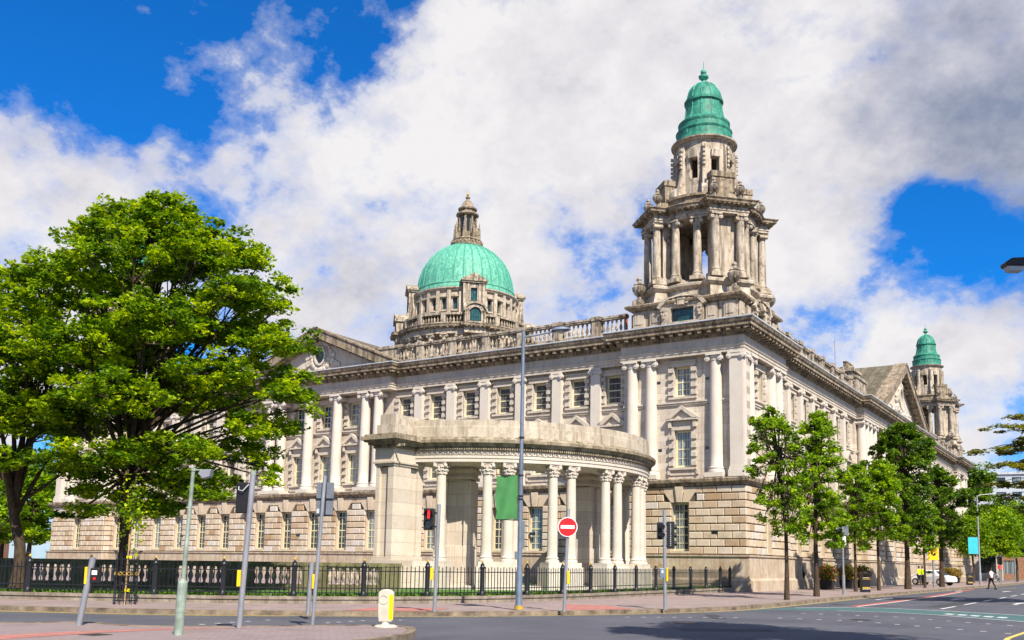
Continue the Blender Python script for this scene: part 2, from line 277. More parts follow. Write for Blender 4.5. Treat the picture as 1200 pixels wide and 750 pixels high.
# ------------------------------------------------------------------ geometry helpers
class MB:
    """collects faces in world or local coordinates, becomes ONE mesh object"""
    def __init__(s): s.v = []; s.f = []; s.m = []; s.t = []; s.cur = 0; s.tint = 0.5; s.xf = None
    def add(s, vs, fs):
        o = len(s.v)
        if s.xf is not None: vs = [tuple(s.xf @ Vector(p)) for p in vs]
        s.v += [tuple(p) for p in vs]
        for f in fs: s.f.append(tuple(i + o for i in f)); s.m.append(s.cur); s.t.append(s.tint)
    def box(s, x0, x1, y0, y1, z0, z1):
        if x0 > x1: x0, x1 = x1, x0
        if y0 > y1: y0, y1 = y1, y0
        s.add([(x0, y0, z0), (x1, y0, z0), (x1, y1, z0), (x0, y1, z0), (x0, y0, z1), (x1, y0, z1), (x1, y1, z1), (x0, y1, z1)],
              [(0, 3, 2, 1), (4, 5, 6, 7), (0, 1, 5, 4), (1, 2, 6, 5), (2, 3, 7, 6), (3, 0, 4, 7)])
    def obox(s, c, u, hu, hv, z0, z1):
        """box centred at c (2D) with long axis direction u (2D), half sizes hu, hv"""
        ux, uy = u; l = math.hypot(ux, uy); ux /= l; uy /= l; vx, vy = -uy, ux
        p = [(c[0] + a * hu * ux + b * hv * vx, c[1] + a * hu * uy + b * hv * vy) for a, b in ((-1, -1), (1, -1), (1, 1), (-1, 1))]
        s.prism(p, z0, z1)
    def prism(s, pts, z0, z1, top=None):
        n = len(pts); tp = top or pts
        s.add([(x, y, z0) for x, y in pts] + [(x, y, z1) for x, y in tp],
              [tuple(range(n))[::-1], tuple(range(n, 2 * n))] + [(i, (i + 1) % n, n + (i + 1) % n, n + i) for i in range(n)])
    def xprism(s, pts, y0, y1):
        """polygon in local x,z extruded along y"""
        n = len(pts)
        s.add([(x, y0, z) for x, z in pts] + [(x, y1, z) for x, z in pts],
              [tuple(range(n)), tuple(range(n, 2 * n))[::-1]] + [(i, n + i, n + (i + 1) % n, (i + 1) % n) for i in range(n)])
    def lathe(s, prof, x=0, y=0, seg=16, a0=0.0, squash=1.0):
        """prof = [(r,z)..] bottom to top"""
        vs = []; n = len(prof)
        for r, z in prof:
            for k in range(seg):
                a = a0 + 2 * PI * k / seg; vs.append((x + r * math.cos(a), y + r * math.sin(a) * squash, z))
        fs = [(i * seg + k, i * seg + (k + 1) % seg, (i + 1) * seg + (k + 1) % seg, (i + 1) * seg + k) for i in range(n - 1) for k in range(seg)]
        fs.append(tuple(range(seg))[::-1]); fs.append(tuple(range((n - 1) * seg, n * seg)))
        s.add(vs, fs)
    def tube(s, pts, rad, seg=8, cap=True):
        vs = []; n = len(pts); P = [Vector(p) for p in pts]
        if not hasattr(rad, '__len__'): rad = [rad] * n
        for i, p in enumerate(P):
            t = (P[min(i + 1, n - 1)] - P[max(i - 1, 0)]).normalized()
            a = Vector((0, 0, 1)) if abs(t.z) < 0.9 else Vector((1, 0, 0))
            u = t.cross(a).normalized(); v = t.cross(u)
            for k in range(seg):
                an = 2 * PI * k / seg; vs.append(tuple(p + (u * math.cos(an) + v * math.sin(an)) * rad[i]))
        fs = [(i * seg + k, i * seg + (k + 1) % seg, (i + 1) * seg + (k + 1) % seg, (i + 1) * seg + k) for i in range(n - 1) for k in range(seg)]
        if cap: fs.append(tuple(range(seg))[::-1]); fs.append(tuple(range((n - 1) * seg, n * seg)))
        s.add(vs, fs)
    def sweep(s, path, prof, closed=True):
        """prof (d outward, z) closed polygon swept round a plan path. outward = right of travel direction"""
        n = len(path); k = len(prof); rows = []
        for i in range(n):
            p = Vector(path[i]); a = Vector(path[i - 1]) if (i > 0 or closed) else None; b = Vector(path[(i + 1) % n]) if (i < n - 1 or closed) else None
            d1 = (p - a).normalized() if a is not None else None; d2 = (b - p).normalized() if b is not None else None
            if d1 is None: d1 = d2
            if d2 is None: d2 = d1
            n1 = Vector((d1.y, -d1.x)); n2 = Vector((d2.y, -d2.x)); mm = n1 + n2
            mm = mm / max(0.3, (1 + n1.dot(n2)))
            rows.append([(p.x + mm.x * dd, p.y + mm.y * dd, z) for dd, z in prof])
        vs = [q for r_ in rows for q in r_]; fs = []
        for i in range(n if closed else n - 1):
            j = (i + 1) % n
            for q in range(k):
                q2 = (q + 1) % k; fs.append((i * k + q, j * k + q, j * k + q2, i * k + q2))
        if not closed: fs.append(tuple(range(k))[::-1]); fs.append(tuple(range((n - 1) * k, n * k)))
        s.add(vs, fs)
    def wall(s, x0, x1, y0, y1, z0, z1, ops):
        """wall slab with rectangular openings (xa, xb, za, zb)"""
        xs = sorted({x0, x1, *[a for o in ops for a in o[:2] if x0 < a < x1]})
        for a, b in zip(xs, xs[1:]):
            m = (a + b) / 2; cuts = sorted([(o[2], o[3]) for o in ops if o[0] < m < o[1]]); z = z0
            for c0, c1 in cuts:
                if c0 > z + 1e-4: s.box(a, b, y0, y1, z, c0)
                z = max(z, c1)
            if z < z1 - 1e-4: s.box(a, b, y0, y1, z, z1)
    def build(s, name, mats, parent=None, smooth=False, loc=None, rotz=0.0, fix=True, bevel=0, auto=None):
        me = bpy.data.meshes.new(name); me.from_pydata(s.v, [], s.f)
        for m_ in (mats if isinstance(mats, (list, tuple)) else [mats]): me.materials.append(MT[m_])
        me.polygons.foreach_set('material_index', s.m)
        at = me.attributes.new('tint', 'FLOAT', 'FACE'); at.data.foreach_set('value', s.t)
        if fix:
            bm = bmesh.new(); bm.from_mesh(me); bmesh.ops.recalc_face_normals(bm, faces=bm.faces); bm.to_mesh(me); bm.free()
        if smooth:
            me.polygons.foreach_set('use_smooth', [True] * len(me.polygons))
            bm = bmesh.new(); bm.from_mesh(me)
            for e in bm.edges:
                if len(e.link_faces) == 2 and e.calc_face_angle(0) > R(35): e.smooth = False
            bm.to_mesh(me); bm.free()
        me.update()
        o = bpy.data.objects.new(name, me); sc.collection.objects.link(o)
        if loc: o.location = loc
        o.rotation_euler.z = rotz
        if parent: kid(o, parent)
        if bevel:
            md = o.modifiers.new('bevel', 'BEVEL'); md.width = bevel; md.segments = 2; md.limit_method = 'ANGLE'
        return o
def empty(name, label, cat, loc=(0, 0, 0), rz=0.0, group=None):
    o = bpy.data.objects.new(name, None); sc.collection.objects.link(o); o.location = loc; o.rotation_euler.z = rz
    o['label'] = label; o['category'] = cat
    if group: o['group'] = group
    return o
def tag(o, label, cat, group=None, kind=None):
    o['label'] = label; o['category'] = cat
    if group: o['group'] = group
    if kind: o['kind'] = kind
    return o
def struct(o): o['kind'] = 'structure'; return o
def dup(o, parent=None, loc=None, rotz=None, drop=()):
    c = o.copy(); sc.collection.objects.link(c)
    c.parent = parent
    if loc is not None: c.location = loc
    if rotz is not None: c.rotation_euler.z = rotz
    for ch in list(KIDS.get(o.name, [])):
        d_ = dup(ch, c)
    return c
KIDS = {}
def kid(child, parent):
    child.parent = parent; KIDS.setdefault(parent.name, []).append(child); return child
def leaves(name, mat, P, size, parent=None, up=0.6, tint=None, aspect=0.8, droop=0.0):
    """P = (n,3) leaf positions; each leaf is a folded four-point blade"""
    n = len(P)
    nr = rng.normal(size=(n, 3)) * (1 - up); nr[:, 2] = np.abs(nr[:, 2]) + up; nr /= np.linalg.norm(nr, axis=1)[:, None]
    a = rng.normal(size=(n, 3)); u = np.cross(nr, a); u /= np.linalg.norm(u, axis=1)[:, None]; v = np.cross(nr, u)
    sz = size * rng.uniform(0.6, 1.3, n)[:, None]
    c = P
    q = np.stack([c - u * sz * 0.55, c + v * sz * 0.5 * aspect - nr * sz * 0.14 - u * sz * .05, c + u * sz * 0.55 - nr * sz * droop, c - v * sz * 0.5 * aspect - nr * sz * 0.14 - u * sz * .05], 1).reshape(-1, 3)
    me = bpy.data.meshes.new(name); me.vertices.add(4 * n); me.vertices.foreach_set('co', q.ravel())
    me.loops.add(4 * n); me.loops.foreach_set('vertex_index', np.arange(4 * n, dtype=np.int32))
    me.polygons.add(n); me.polygons.foreach_set('loop_start', np.arange(0, 4 * n, 4, dtype=np.int32)); me.polygons.foreach_set('loop_total', np.full(n, 4, dtype=np.int32))
    me.update(calc_edges=True)
    if tint is None: tint = rng.uniform(0, 1, n)
    at = me.attributes.new('tint', 'FLOAT', 'FACE'); at.data.foreach_set('value', np.clip(tint, 0, 1).astype(np.float32))
    me.materials.append(MT[mat])
    o = bpy.data.objects.new(name, me); sc.collection.objects.link(o)
    if parent: kid(o, parent)
    return o
# ------------------------------------------------------------------ the city hall
HALL = empty('city_hall', 'huge pale stone city hall with green copper domes, corner towers and long rows of columns', 'city hall')
PATH = [(-71.3, 0), (-62.9, 0), (-62.9, .7), (-43.1, .7), (-43.1, 0), (-28.2, 0), (-28.2, .7), (-8.4, .7), (-8.4, 0), (0, 0),
        (0, 8.4), (-.7, 8.4), (-.7, 30.5), (0, 30.5), (0, 60.5), (-.7, 60.5), (-.7, 82.6), (0, 82.6), (0, 91), (-71.3, 91)]
ROT = {'L': 0.0, 'R': PI / 2}
def lw(side, x, y, z=0.0): return (x, y, z) if side == 'L' else (-y, x, z)
def seg_boxes(mb, path, spacing, hw, d0, d1, z0, z1, skip_end=0.35, maxseg=999):
    for i in range(len(path) - 1):
        a, b = Vector(path[i]), Vector(path[i + 1]); l = (b - a).length
        if l < 1.2: continue
        u = (b - a) / l; n = Vector((u.y, -u.x)); k = max(1, int((l + 2 * d1 - 2 * hw) / spacing)); 
        for q in range(k + 1):
            c = a + u * (-d1 + hw + (l + 2 * d1 - 2 * hw) * q / k)
            if c.x < -45 and i < 3 and False: continue
            c2 = c + n * (d0 + d1) / 2
            mb.obox(c2, (u.x, u.y), hw, (d1 - d0) / 2, z0, z1)
# plinth, string course, entablature all run round the whole plan
mb = MB(); mb.sweep(PATH, [(-.8, -.1), (.42, -.1), (.42, .75), (.30, .9), (.26, 2.15), (.34, 2.18), (.34, 2.28), (-.8, 2.30)]); mb.build('plinth', 'stone_plinth', HALL)
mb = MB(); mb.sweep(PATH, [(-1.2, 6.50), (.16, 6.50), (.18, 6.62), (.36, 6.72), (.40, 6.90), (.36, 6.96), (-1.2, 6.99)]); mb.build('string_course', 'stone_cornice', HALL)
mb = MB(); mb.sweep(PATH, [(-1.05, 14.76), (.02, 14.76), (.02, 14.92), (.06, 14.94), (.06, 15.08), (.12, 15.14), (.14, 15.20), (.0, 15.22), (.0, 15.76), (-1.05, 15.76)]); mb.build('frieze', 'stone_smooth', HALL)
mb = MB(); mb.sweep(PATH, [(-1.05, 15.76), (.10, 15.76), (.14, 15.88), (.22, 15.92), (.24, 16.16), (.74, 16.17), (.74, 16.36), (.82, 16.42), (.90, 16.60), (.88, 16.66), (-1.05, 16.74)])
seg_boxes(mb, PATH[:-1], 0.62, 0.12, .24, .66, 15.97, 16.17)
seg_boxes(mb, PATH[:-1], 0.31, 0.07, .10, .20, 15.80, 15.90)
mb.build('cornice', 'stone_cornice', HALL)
mb = MB(); mb.sweep(PATH, [(.55, 16.70), (.915, 16.61), (.93, 16.64), (.93, 16.70), (.55, 16.76)]); mb.build('gutter_flashing', 'lead', HALL)
mb = MB(); mb.box(-69.8, -1.3, 1.3, 89.7, 0.0, 16.72); mb.build('roof_deck', 'slate', HALL)
# --- window kinds (local: opening centred on x, wall face at y=0, sill at z=0)
def sash(parent, w_, h, rows, y=0.22, cols=3):
    mb = MB(); f = .11
    mb.box(-w_ / 2, -w_ / 2 + f, y, y + .1, 0, h); mb.box(w_ / 2 - f, w_ / 2, y, y + .1, 0, h)
    mb.box(-w_ / 2 + f, w_ / 2 - f, y, y + .1, 0, f * 1.3); mb.box(-w_ / 2 + f, w_ / 2 - f, y, y + .1, h - f, h)
    iw = w_ - 2 * f
    for k in range(1, cols):
        xx = -iw / 2 + iw * k / cols; mb.box(xx - .019, xx + .019, y + .02, y + .07, f * 1.3, h - f)
    for k in range(1, rows):
        zz = h * k / rows; t = .04 if k == rows // 2 else .019; mb.box(-iw / 2, iw / 2, y + .017, y + .073, zz - t, zz + t)
    mb.build('sash', 'frame_cream', parent)
    mb = MB(); mb.box(-iw / 2, iw / 2, y + .05, y + .055, f, h - f); mb.build('glass', 'window_glass', parent)
def gibbs(mb, w_, z0, z1, bh=.27, step=.54, bw=.34, start=0.0):
    z = z0 + start
    while z + bh <= z1 + .02:
        for s in (-1, 1): mb.box(s * (w_ / 2 + .02), s * (w_ / 2 + .02 + bw), -.20, .02, z, z + bh)
        z += step
def make_upper():
    W, H = 1.15, 1.93; mb = MB()
    for s in (-1, 1): mb.box(s * W / 2, s * (W / 2 + .2), -.10, .05, -.02, H + .2)
    mb.box(-W / 2 - .32, W / 2 + .32, -.14, .05, H + .02, H + .28); mb.box(-W / 2 - .4, W / 2 + .4, -.22, .05, H + .282, H + .36)
    mb.box(-W / 2 - .38, W / 2 + .38, -.16, .05, -.16, -.022)
    gibbs(mb, W, .08, H, .26, .50, .36)
    o = mb.build('upper_window', 'stone_smooth', HALL); sash(o, W, H, 4); return o
def make_lower():
    W, H = 1.15, 2.35; mb = MB()
    for s in (-1, 1):
        mb.box(s * W / 2, s * (W / 2 + .2), -.10, .05, -.02, H + .16)
        mb.box(s * (W / 2 + .16), s * (W / 2 + .36), -.26, .05, H + .18, H + .62)
        mb.box(s * (W / 2 + .3), s * (W / 2 + .46), -.14, .05, -.45, -.19)
    mb.box(-W / 2 - .2, W / 2 + .2, -.12, .05, H + .02, H + .3); mb.box(-W / 2 - .14, W / 2 + .14, -.08, .05, H + .302, H + .60)
    mb.box(-W / 2 - .48, W / 2 + .48, -.34, .05, H + .622, H + .74)
    a = W / 2 + .50; zb = H + .742; rise = .70
    mb.xprism([(-a, zb), (-a, zb + .10), (0, zb + rise + .12), (a, zb + .10), (a, zb), (a - .34, zb), (0, zb + rise - .14), (-a + .34, zb)], -.36, .05)
    mb.xprism([(-a + .3, zb), (0, zb + rise - .16), (a - .3, zb)], -.16, .05)
    mb.box(-W / 2 - .36, W / 2 + .36, -.18, .05, -.16, -.022); mb.box(-W / 2 - .30, W / 2 + .30, -.06, .05, -.50, -.16)
    gibbs(mb, W, .10, H, .28, .56, .32)
    o = mb.build('pedimented_window', 'stone_smooth', HALL); sash(o, W, H, 4); return o
def make_ground():
    W, H = 1.15, 3.0; mb = MB(); mb.tint = .62
    mb.xprism([(-.15, H + .02), (.15, H + .02), (.27, H + .99), (-.27, H + .99)], -.26, .05); mb.tint = .5
    for s in (-1, 1):
        mb.xprism([(s * .19, H + .02), (s * (W / 2 + .02), H + .02), (s * (W / 2 + .50), H + .68), (s * (W / 2 + .50), H + .94), (s * .34, H + .94)], -.12, .05)
        mb.box(s * W / 2, s * (W / 2 - .06), .0, .30, 0, H)
    mb.box(-W / 2 - .06, W / 2 + .06, -.18, .05, -.14, -.003)
    o = mb.build('ground_window', 'stone_block', HALL); sash(o, W, H, 6); return o
UP, LO, GF = make_upper(), make_lower(), make_ground()
FIRST = set()
def put(o, side, x, y, z, extra=0.0):
    loc = lw(side, x, y, z)
    if o.name not in FIRST:
        FIRST.add(o.name); o.location = loc; o.rotation_euler.z = ROT[side] + extra; return o
    c = dup(o, o.parent, loc, ROT[side] + extra); return c
# --- the order: columns and pilasters (z 7.0 to 14.76)
def volutes(mb, r, z, d, w_=.19):
    for s in (-1, 1):
        x = s * r
        pts = [(x, -d, z), (x, d, z)]
        mb.tube(pts, w_, 12); mb.tube([(x, -d - .03, z), (x, -d, z)], w_ * .5, 8)
def col_profile(r, z0, z1):
    h = z1 - z0
    pr = [(r * 1.34, z0), (r * 1.36, z0 + .08), (r * 1.34, z0 + .15), (r * 1.18, z0 + .18), (r * 1.16, z0 + .24), (r * 1.24, z0 + .27), (r * 1.24, z0 + .33), (r * 1.04, z0 + .37)]
    for k in range(9):
        t = k / 8; pr.append((r * (1.0 - .15 * t ** 1.8), z0 + .40 + (h - .40 - .42) * t))
    rt = r * .85
    pr += [(rt * 1.12, z1 - .40), (rt * 1.12, z1 - .35), (rt, z1 - .33), (rt * 1.22, z1 - .18), (rt * 1.25, z1 - .12)]
    return pr
def make_column(r=.41, z0=7.02, z1=14.76, name='column'):
    mb = MB(); mb.box(-r * 1.42, r * 1.42, -r * 1.42, r * 1.42, z0, z0 + .28); mb.lathe(col_profile(r, z0 + .28, z1 - .02), seg=24)
    volutes(mb, r * 1.02, z1 - .30, r * 1.0, .185); mb.box(-r * 1.22, r * 1.22, -r * 1.22, r * 1.22, z1 - .12, z1)
    return mb.build(name, 'stone_column', HALL, smooth=True)
def make_pilaster(w_=.72, dp=.36, z0=7.02, z1=14.76, name='pilaster'):
    mb = MB(); a = w_ / 2
    mb.box(-a * 1.22, a * 1.22, -.12, dp, z0, z0 + .42); mb.box(-a * 1.12, a * 1.12, -.06, dp, z0 + .42, z0 + .62)
    mb.box(-a, a, 0, dp, z0 + .62, z1 - .42); mb.box(-a * 1.02, a * 1.02, -.03, dp, z1 - .42, z1 - .36); mb.box(-a * .98, a * .98, -.01, dp, z1 - .36, z1 - .1)
    for s in (-1, 1):
        mb.tube([(s * a * .98, -.12, z1 - .29), (s * a * .98, .14, z1 - .29)], .175, 12); mb.tube([(s * a * .98, -.16, z1 - .29), (s * a * .98, -.12, z1 - .29)], .08, 8)
    mb.box(-a * .6, a * .6, -.08, .1, z1 - .34, z1 - .16)
    mb.box(-a * 1.2, a * 1.2, -.10, dp, z1 - .12, z1 - .003)
    return mb.build(name, 'stone_column', HALL, smooth=True)
COL = make_column(); PIL = make_pilaster(); CPIL = make_pilaster(.86, .80, name='corner_pilaster')
# --- walls
def rust(mb, x0, x1, yf, z0, z1, ops, step=0.4667, bl=.98, ends=(0, 0)):
    nrow = int(round((z1 - z0) / step)); g = .028
    for r_ in range(nrow):
        za, zb = z0 + r_ * step + g, z0 + (r_ + 1) * step - g
        segs = [(x0 - ends[0], x1 + ends[1])]
        for o in ops:
            if o[2] - .05 < (za + zb) / 2 < o[3]:
                ns = []
                for a, b in segs:
                    if o[1] <= a or o[0] >= b: ns.append((a, b)); continue
                    if o[0] > a: ns.append((a, o[0]))
                    if o[1] < b: ns.append((o[1], b))
                segs = ns
        for a, b in segs:
            n = max(1, int(round((b - a) / bl))); off = (r_ % 2) * .5
            cuts = [a] + [a + (b - a) * (k + (off if n > 1 else 0)) / n for k in range(0 if off else 1, n)] + [b]
            cuts = sorted(set(round(c, 4) for c in cuts))
            for p, q in zip(cuts, cuts[1:]):
                if q - p < .12: continue
                mb.tint = min(1, max(0, random.gauss(.55, .28)))
                c_ = .035; P0, P1 = p + g * .6, q - g * .6
                mb.add([(P0, yf, za), (P1, yf, za), (P1, yf, zb), (P0, yf, zb), (P0, yf - .06, za), (P1, yf - .06, za), (P1, yf - .06, zb), (P0, yf - .06, zb),
                        (P0 + c_, yf - .11, za + c_), (P1 - c_, yf - .11, za + c_), (P1 - c_, yf - .11, zb - c_), (P0 + c_, yf - .11, zb - c_)],
                       [(0, 1, 2, 3), (0, 4, 5, 1), (1, 5, 6, 2), (2, 6, 7, 3), (3, 7, 4, 0), (4, 8, 9, 5), (5, 9, 10, 6), (6, 10, 11, 7), (7, 11, 8, 4), (8, 11, 10, 9)])
def facade(side, x0, x1, p, rec, up_x, gf_x, gname, low=True, skip0=0.0, ends=(0, 0), upw=True):
    ops = [(x - .575, x + .575, 2.49, 5.5) for x in gf_x]
    mb = MB(); mb.wall(x0 + skip0, x1, p, p + .8, 2.25, 6.6, [(x - .575, x + .575, 2.49, 5.49) for x in gf_x]); mb.build('joint_backing', 'stone_joint', HALL, rotz=ROT[side])
    mb = MB(); rust(mb, x0, x1, p, 2.3, 6.5, ops + [(x - 1.1, x + 1.1, 5.48, 6.2) for x in gf_x], ends=ends)
    mb.build('rusticated_wall', 'stone_block', HALL, rotz=ROT[side])
    for x in gf_x: put(GF, side, x, p, 2.49)
    o2 = [(x - .575, x + .575, 12.27, 14.2) for x in up_x] + [(x - .575, x + .575, 7.75, 10.1) for x in up_x]
    mb = MB(); yf = p + rec; mb.wall(x0 + (rec if skip0 else 0) * 0 + (skip0 + rec if skip0 else 0), x1, yf, yf + .6, 6.98, 14.8, o2)
    mb.build('upper_wall', 'stone_ashlar', HALL, rotz=ROT[side])
    mb = MB(); mb.box(x0 + (skip0 + rec if skip0 else .02), x1 - .02, yf - .10, yf + .02, 11.72, 11.84); mb.box(x0 + (skip0 + rec if skip0 else .02), x1 - .02, yf - .16, yf + .02, 11.842, 11.93)
    mb.build('sill_band', 'stone_smooth', HALL, rotz=ROT[side])
    for x in up_x:
        put(UP, side, x, yf, 12.27); put(LO, side, x, yf, 7.75)
def mir(v, c): return [2 * c - x for x in v]
wing_up = [-9.15 - .3, -12.2, -15.26, -18.32, -21.38, -24.44, -27.45]
wing_pil = [-10.68 - 3.06 * k for k in range(6)]
cl = -35.65
facade('L', -8.4, 0, 0, .5, [-4.2], [-4.2], 'pav', ends=(0, .11))
facade('L', -28.2, -8.4, .7, .36, wing_up, wing_up, 'wing')
facade('L', -43.1, -28.2, 0, 1.0, [-38.65, -35.65, -32.65, -29.9, -41.4][:3], [-41.7, -38.65, -35.65, -32.65, -29.6], 'portico')
facade('L', -62.9, -43.1, .7, .36, mir(wing_up, cl), mir(wing_up, cl), 'wing')
facade('L', -71.3, -62.9, 0, .5, [-67.1], [-67.1], 'pav')
rwu = [9.75, 12.85, 15.9, 18.95, 22.0, 25.05, 28.1]; rwp = [11.3 + 3.05 * k for k in range(6)]; cr = 45.5
facade('R', 0, 8.4, 0, .5, [4.2], [4.2], 'pav', skip0=.8)
facade('R', 8.4, 30.5, .7, .36, rwu, rwu, 'wing')
facade('R', 30.5, 60.5, 0, .8, [37.2, 40.6, 44.0, 47.4, 50.8, 54.2], [34.0, 37.5, 41.5, 49.5, 53.5, 57.0], 'centre')
facade('R', 60.5, 82.6, .7, .36, mir(rwu, cr), mir(rwu, cr), 'wing')
facade('R', 82.6, 91, 0, .5, [86.8], [86.8], 'pav')
for side, a, b, yf in (('R', 0, .7, 62.9), ('R', 0, .7, 28.2), ('L', -.7, 0, 30.5), ('L', -.7, 0, 82.6)):      # side faces where a pavilion steps forward
    mb = MB(); rust(mb, a, b + .11, yf, 2.3, 6.5, []); mb.build('rusticated_wall', 'stone_block', HALL, rotz=ROT[side])
# small dark vents in the pavilion walls
mb = MB()
for x, z in ((-5.9, 13.3), (-2.55, 13.3), (-5.8, 8.9), (-2.6, 8.9)): mb.box(x - .13, x + .13, .49, .53, z - .09, z + .09)
mb.build('wall_vent', 'glass_dark', HALL)
mb = MB()
for x in (-1.9, -14.9 - .6, -21.0, -37.2, -52.4): mb.box(x - .2, x + .2, (-.13 if x > -5 or -43 < x < -28.3 else .57), .75, 3.55, 3.75)
mb.build('wall_vent', 'glass_dark', HALL)
for c in wing_pil + mir(wing_pil, cl): put(PIL, 'L', c, .7, 0)
for c in rwp + mir(rwp, cr): put(PIL, 'R', c, .7, 0)
for c in (-7.72, -6.38, -1.95, -64.9, -63.5, -69.3): put(COL, 'L', c, .40, 0)
for c in (1.95, 6.25, 7.72, 84.5, 89, 83.3): put(COL, 'R', c, .40, 0)
put(CPIL, 'L', -.49, .005, 0); put(CPIL, 'R', .49, .007, 0); put(CPIL, 'L', -70.8, .005, 0); put(CPIL, 'R', 90.5, .007, 0)
for c in (-29.65, -30.97, -33.95, -37.1, -40.2, -41.5): put(COL, 'L', c, .42, 0)
for c in (31.2, 32.6, 34.0, 35.6, 39.0, 42.4, 48.6, 52.0, 55.4, 57.0, 58.4, 59.8): put(COL, 'R', c, .42, 0)
# basement arches in the plinth of the long right-hand wing
AR = MB(); AR.box(-.62, .62, -.06, .05, 1.70, 1.86); AR.box(-.72, .72, -.12, .05, 1.862, 1.95)
for s in (-1, 1): AR.box(s * .36, s * .6, -.06, .05, .1, 1.70)
AR.tube([(0, -.14, 1.3), (0, -.1, 1.95)], .12, 8)
ARo = AR.build('basement_arch', 'stone_smooth', HALL)
g_ = MB(); g_.xprism([(-.34, .1)] + [(-.34 * math.cos(a), 1.2 + .34 * math.sin(a)) for a in [PI * k / 10 for k in range(11)]] + [(.34, .1)], -.03, .05); g_.build('arch_shade_panel', 'glass_dark', ARo)  # flat dark panel; its colour stands in for the shade inside the arch recess
for x in rwu + mir(rwu, cr): put(ARo, 'R', x, .7 - .28, 0)
# --- parapets with balusters
BAL = [(.10, 0), (.10, .06), (.06, .09), (.055, .14), (.10, .24), (.115, .33), (.09, .44), (.055, .58), (.05, .72), (.085, .76), (.085, .80), (.06, .83), (.10, .86), (.10, .92)]
def balustrade(side, name, a, b, y, piers, z0=16.72, nb=7, pw=.30, cap=.05, tall=0.0):
    mb = MB()
    mb.box(a, b, y - .2, y + .25, z0, z0 + .40)
    mb.box(a, b, y - .17, y + .21, z0 + 1.32, z0 + 1.42); mb.box(a, b, y - .21, y + .25, z0 + 1.422, z0 + 1.56)
    ed = sorted([a - pw] + list(piers) + [b + pw])
    for p, q in zip(ed, ed[1:]):
        l = (q - pw) - (p + pw)
        if l < .5: continue
        n = max(1, int(round(l / .345)))
        for k in range(n):
            x = p + pw + l * (k + .5) / n
            mb.lathe([(r, z0 + .40 + z) for r, z in BAL], x, y + .02, 8)
    for x in piers:
        mb.box(x - pw, x + pw, y - .27, y + .3, z0 - .003, z0 + 1.34 + tall); mb.box(x - pw - .07, x + pw + .07, y - .34, y + .37, z0 + 1.343 + tall, z0 + 1.60 + tall)
        mb.box(x - pw - .03, x + pw + .03, y - .31, y + .34, z0 - .001, z0 + .43)
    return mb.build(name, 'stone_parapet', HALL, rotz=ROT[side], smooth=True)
balustrade('L', 'balustrade', -28.2, -8.4, .95, wing_pil)
balustrade('L', 'balustrade', -62.9, -43.1, .95, mir(wing_pil, cl))
balustrade('R', 'balustrade', 8.4, 33.4, .95, [8.7] + [11.4 + 2.98 * k for k in range(7)], tall=.06)
balustrade('R', 'balustrade', 57.6, 82.6, .95, mir([8.7] + [11.4 + 2.98 * k for k in range(7)], cr), tall=.06)
for s in (-1, 1):
    mb = MB()
    xa, xb = sorted((cl + s * 7.6, cl + s * 3.4)); mb.box(xa, xb, 1.0, 2.2, 16.7, 18.20); mb.box(xa - .08, xb + .08, .92, 2.28, 18.203, 18.42)
    mb.build('parapet_block', 'stone_parapet', HALL)
for s in (-1, 1):
    mb = MB(); mb.xf = Matrix.Rotation(PI / 2, 4, 'Z')
    xa, xb = sorted((cr + s * 14.9, cr + s * 11.2)); mb.box(xa, xb, .6, 3.2, 16.7, 18.5); mb.box(xa - .1, xb + .1, .5, 3.3, 18.503, 18.72)
    mb.build('parapet_block', 'stone_parapet', HALL)
# --- pediments
def pediment(side, xc, half, zb, rise, p, depth, th=.62):
    def zt(x): return zb + rise * (1 - abs(x - xc) / half)
    mb = MB(); k = th * math.sqrt(1 + (rise / half) ** 2) / 1.0
    hx = half * k / rise
    mb.xprism([(xc - half, zb), (xc, zb + rise), (xc + half, zb), (xc + half - hx, zb), (xc, zb + rise - k), (xc - half + hx, zb)], p - .85, p + .3)
    mb.xprism([(xc - half - .1, zb + .02), (xc - half - .1, zb + .16), (xc, zb + rise + .17), (xc + half + .1, zb + .16), (xc + half + .1, zb + .02), (xc, zb + rise + .01)], p - .93, p + .3)
    n = int(half / .62)
    for s in (-1, 1):
        for q in range(n):
            x = xc + s * (q + .6) * half / n
            if half - abs(x - xc) < hx + .2: continue
            z = zt(x) - k; sl_ = -s * rise / half
            mb.xprism([(x - .11, z - .11 * sl_ - .14), (x + .11, z + .11 * sl_ - .14), (x + .11, z + .11 * sl_ + .05), (x - .11, z - .11 * sl_ + .05)], p - .70, p + .1)
    mb.box(xc - half + .1, xc + half - .1, p - .3, p + .5, zb - .1, zb + .02)
    o = mb.build('pediment', 'stone_cornice', HALL, rotz=ROT[side])
    mb = MB(); mb.xprism([(xc - half + hx * .8, zb), (xc, zb + rise - k * .8), (xc + half - hx * .8, zb)], p + .02, p + .5); 
    ty = mb.build('tympanum', 'stone_smooth', o)
    mb = MB()
    mb.xprism([(xc - half + .1, zb + .10), (xc, zb + rise + .10), (xc, zb + rise - .1), (xc - half + .5, zb)], p + .3, p + depth)
    mb.xprism([(xc + half - .1, zb + .10), (xc, zb + rise + .095), (xc, zb + rise - .1), (xc + half - .5, zb)], p + .3, p + depth)
    mb.xprism([(xc - half + .5, zb), (xc, zb + rise - .12), (xc + half - .5, zb)], p + depth - .3, p + depth - .02)
    mb.build('pediment_roof', 'roof_slab', o)
    return o
PL = pediment('L', cl, 8.3, 16.74, 3.45, 0, 9)
PR = pediment('R', cr, 11.0, 16.74, 5.6, -.05, 5.2, .75)
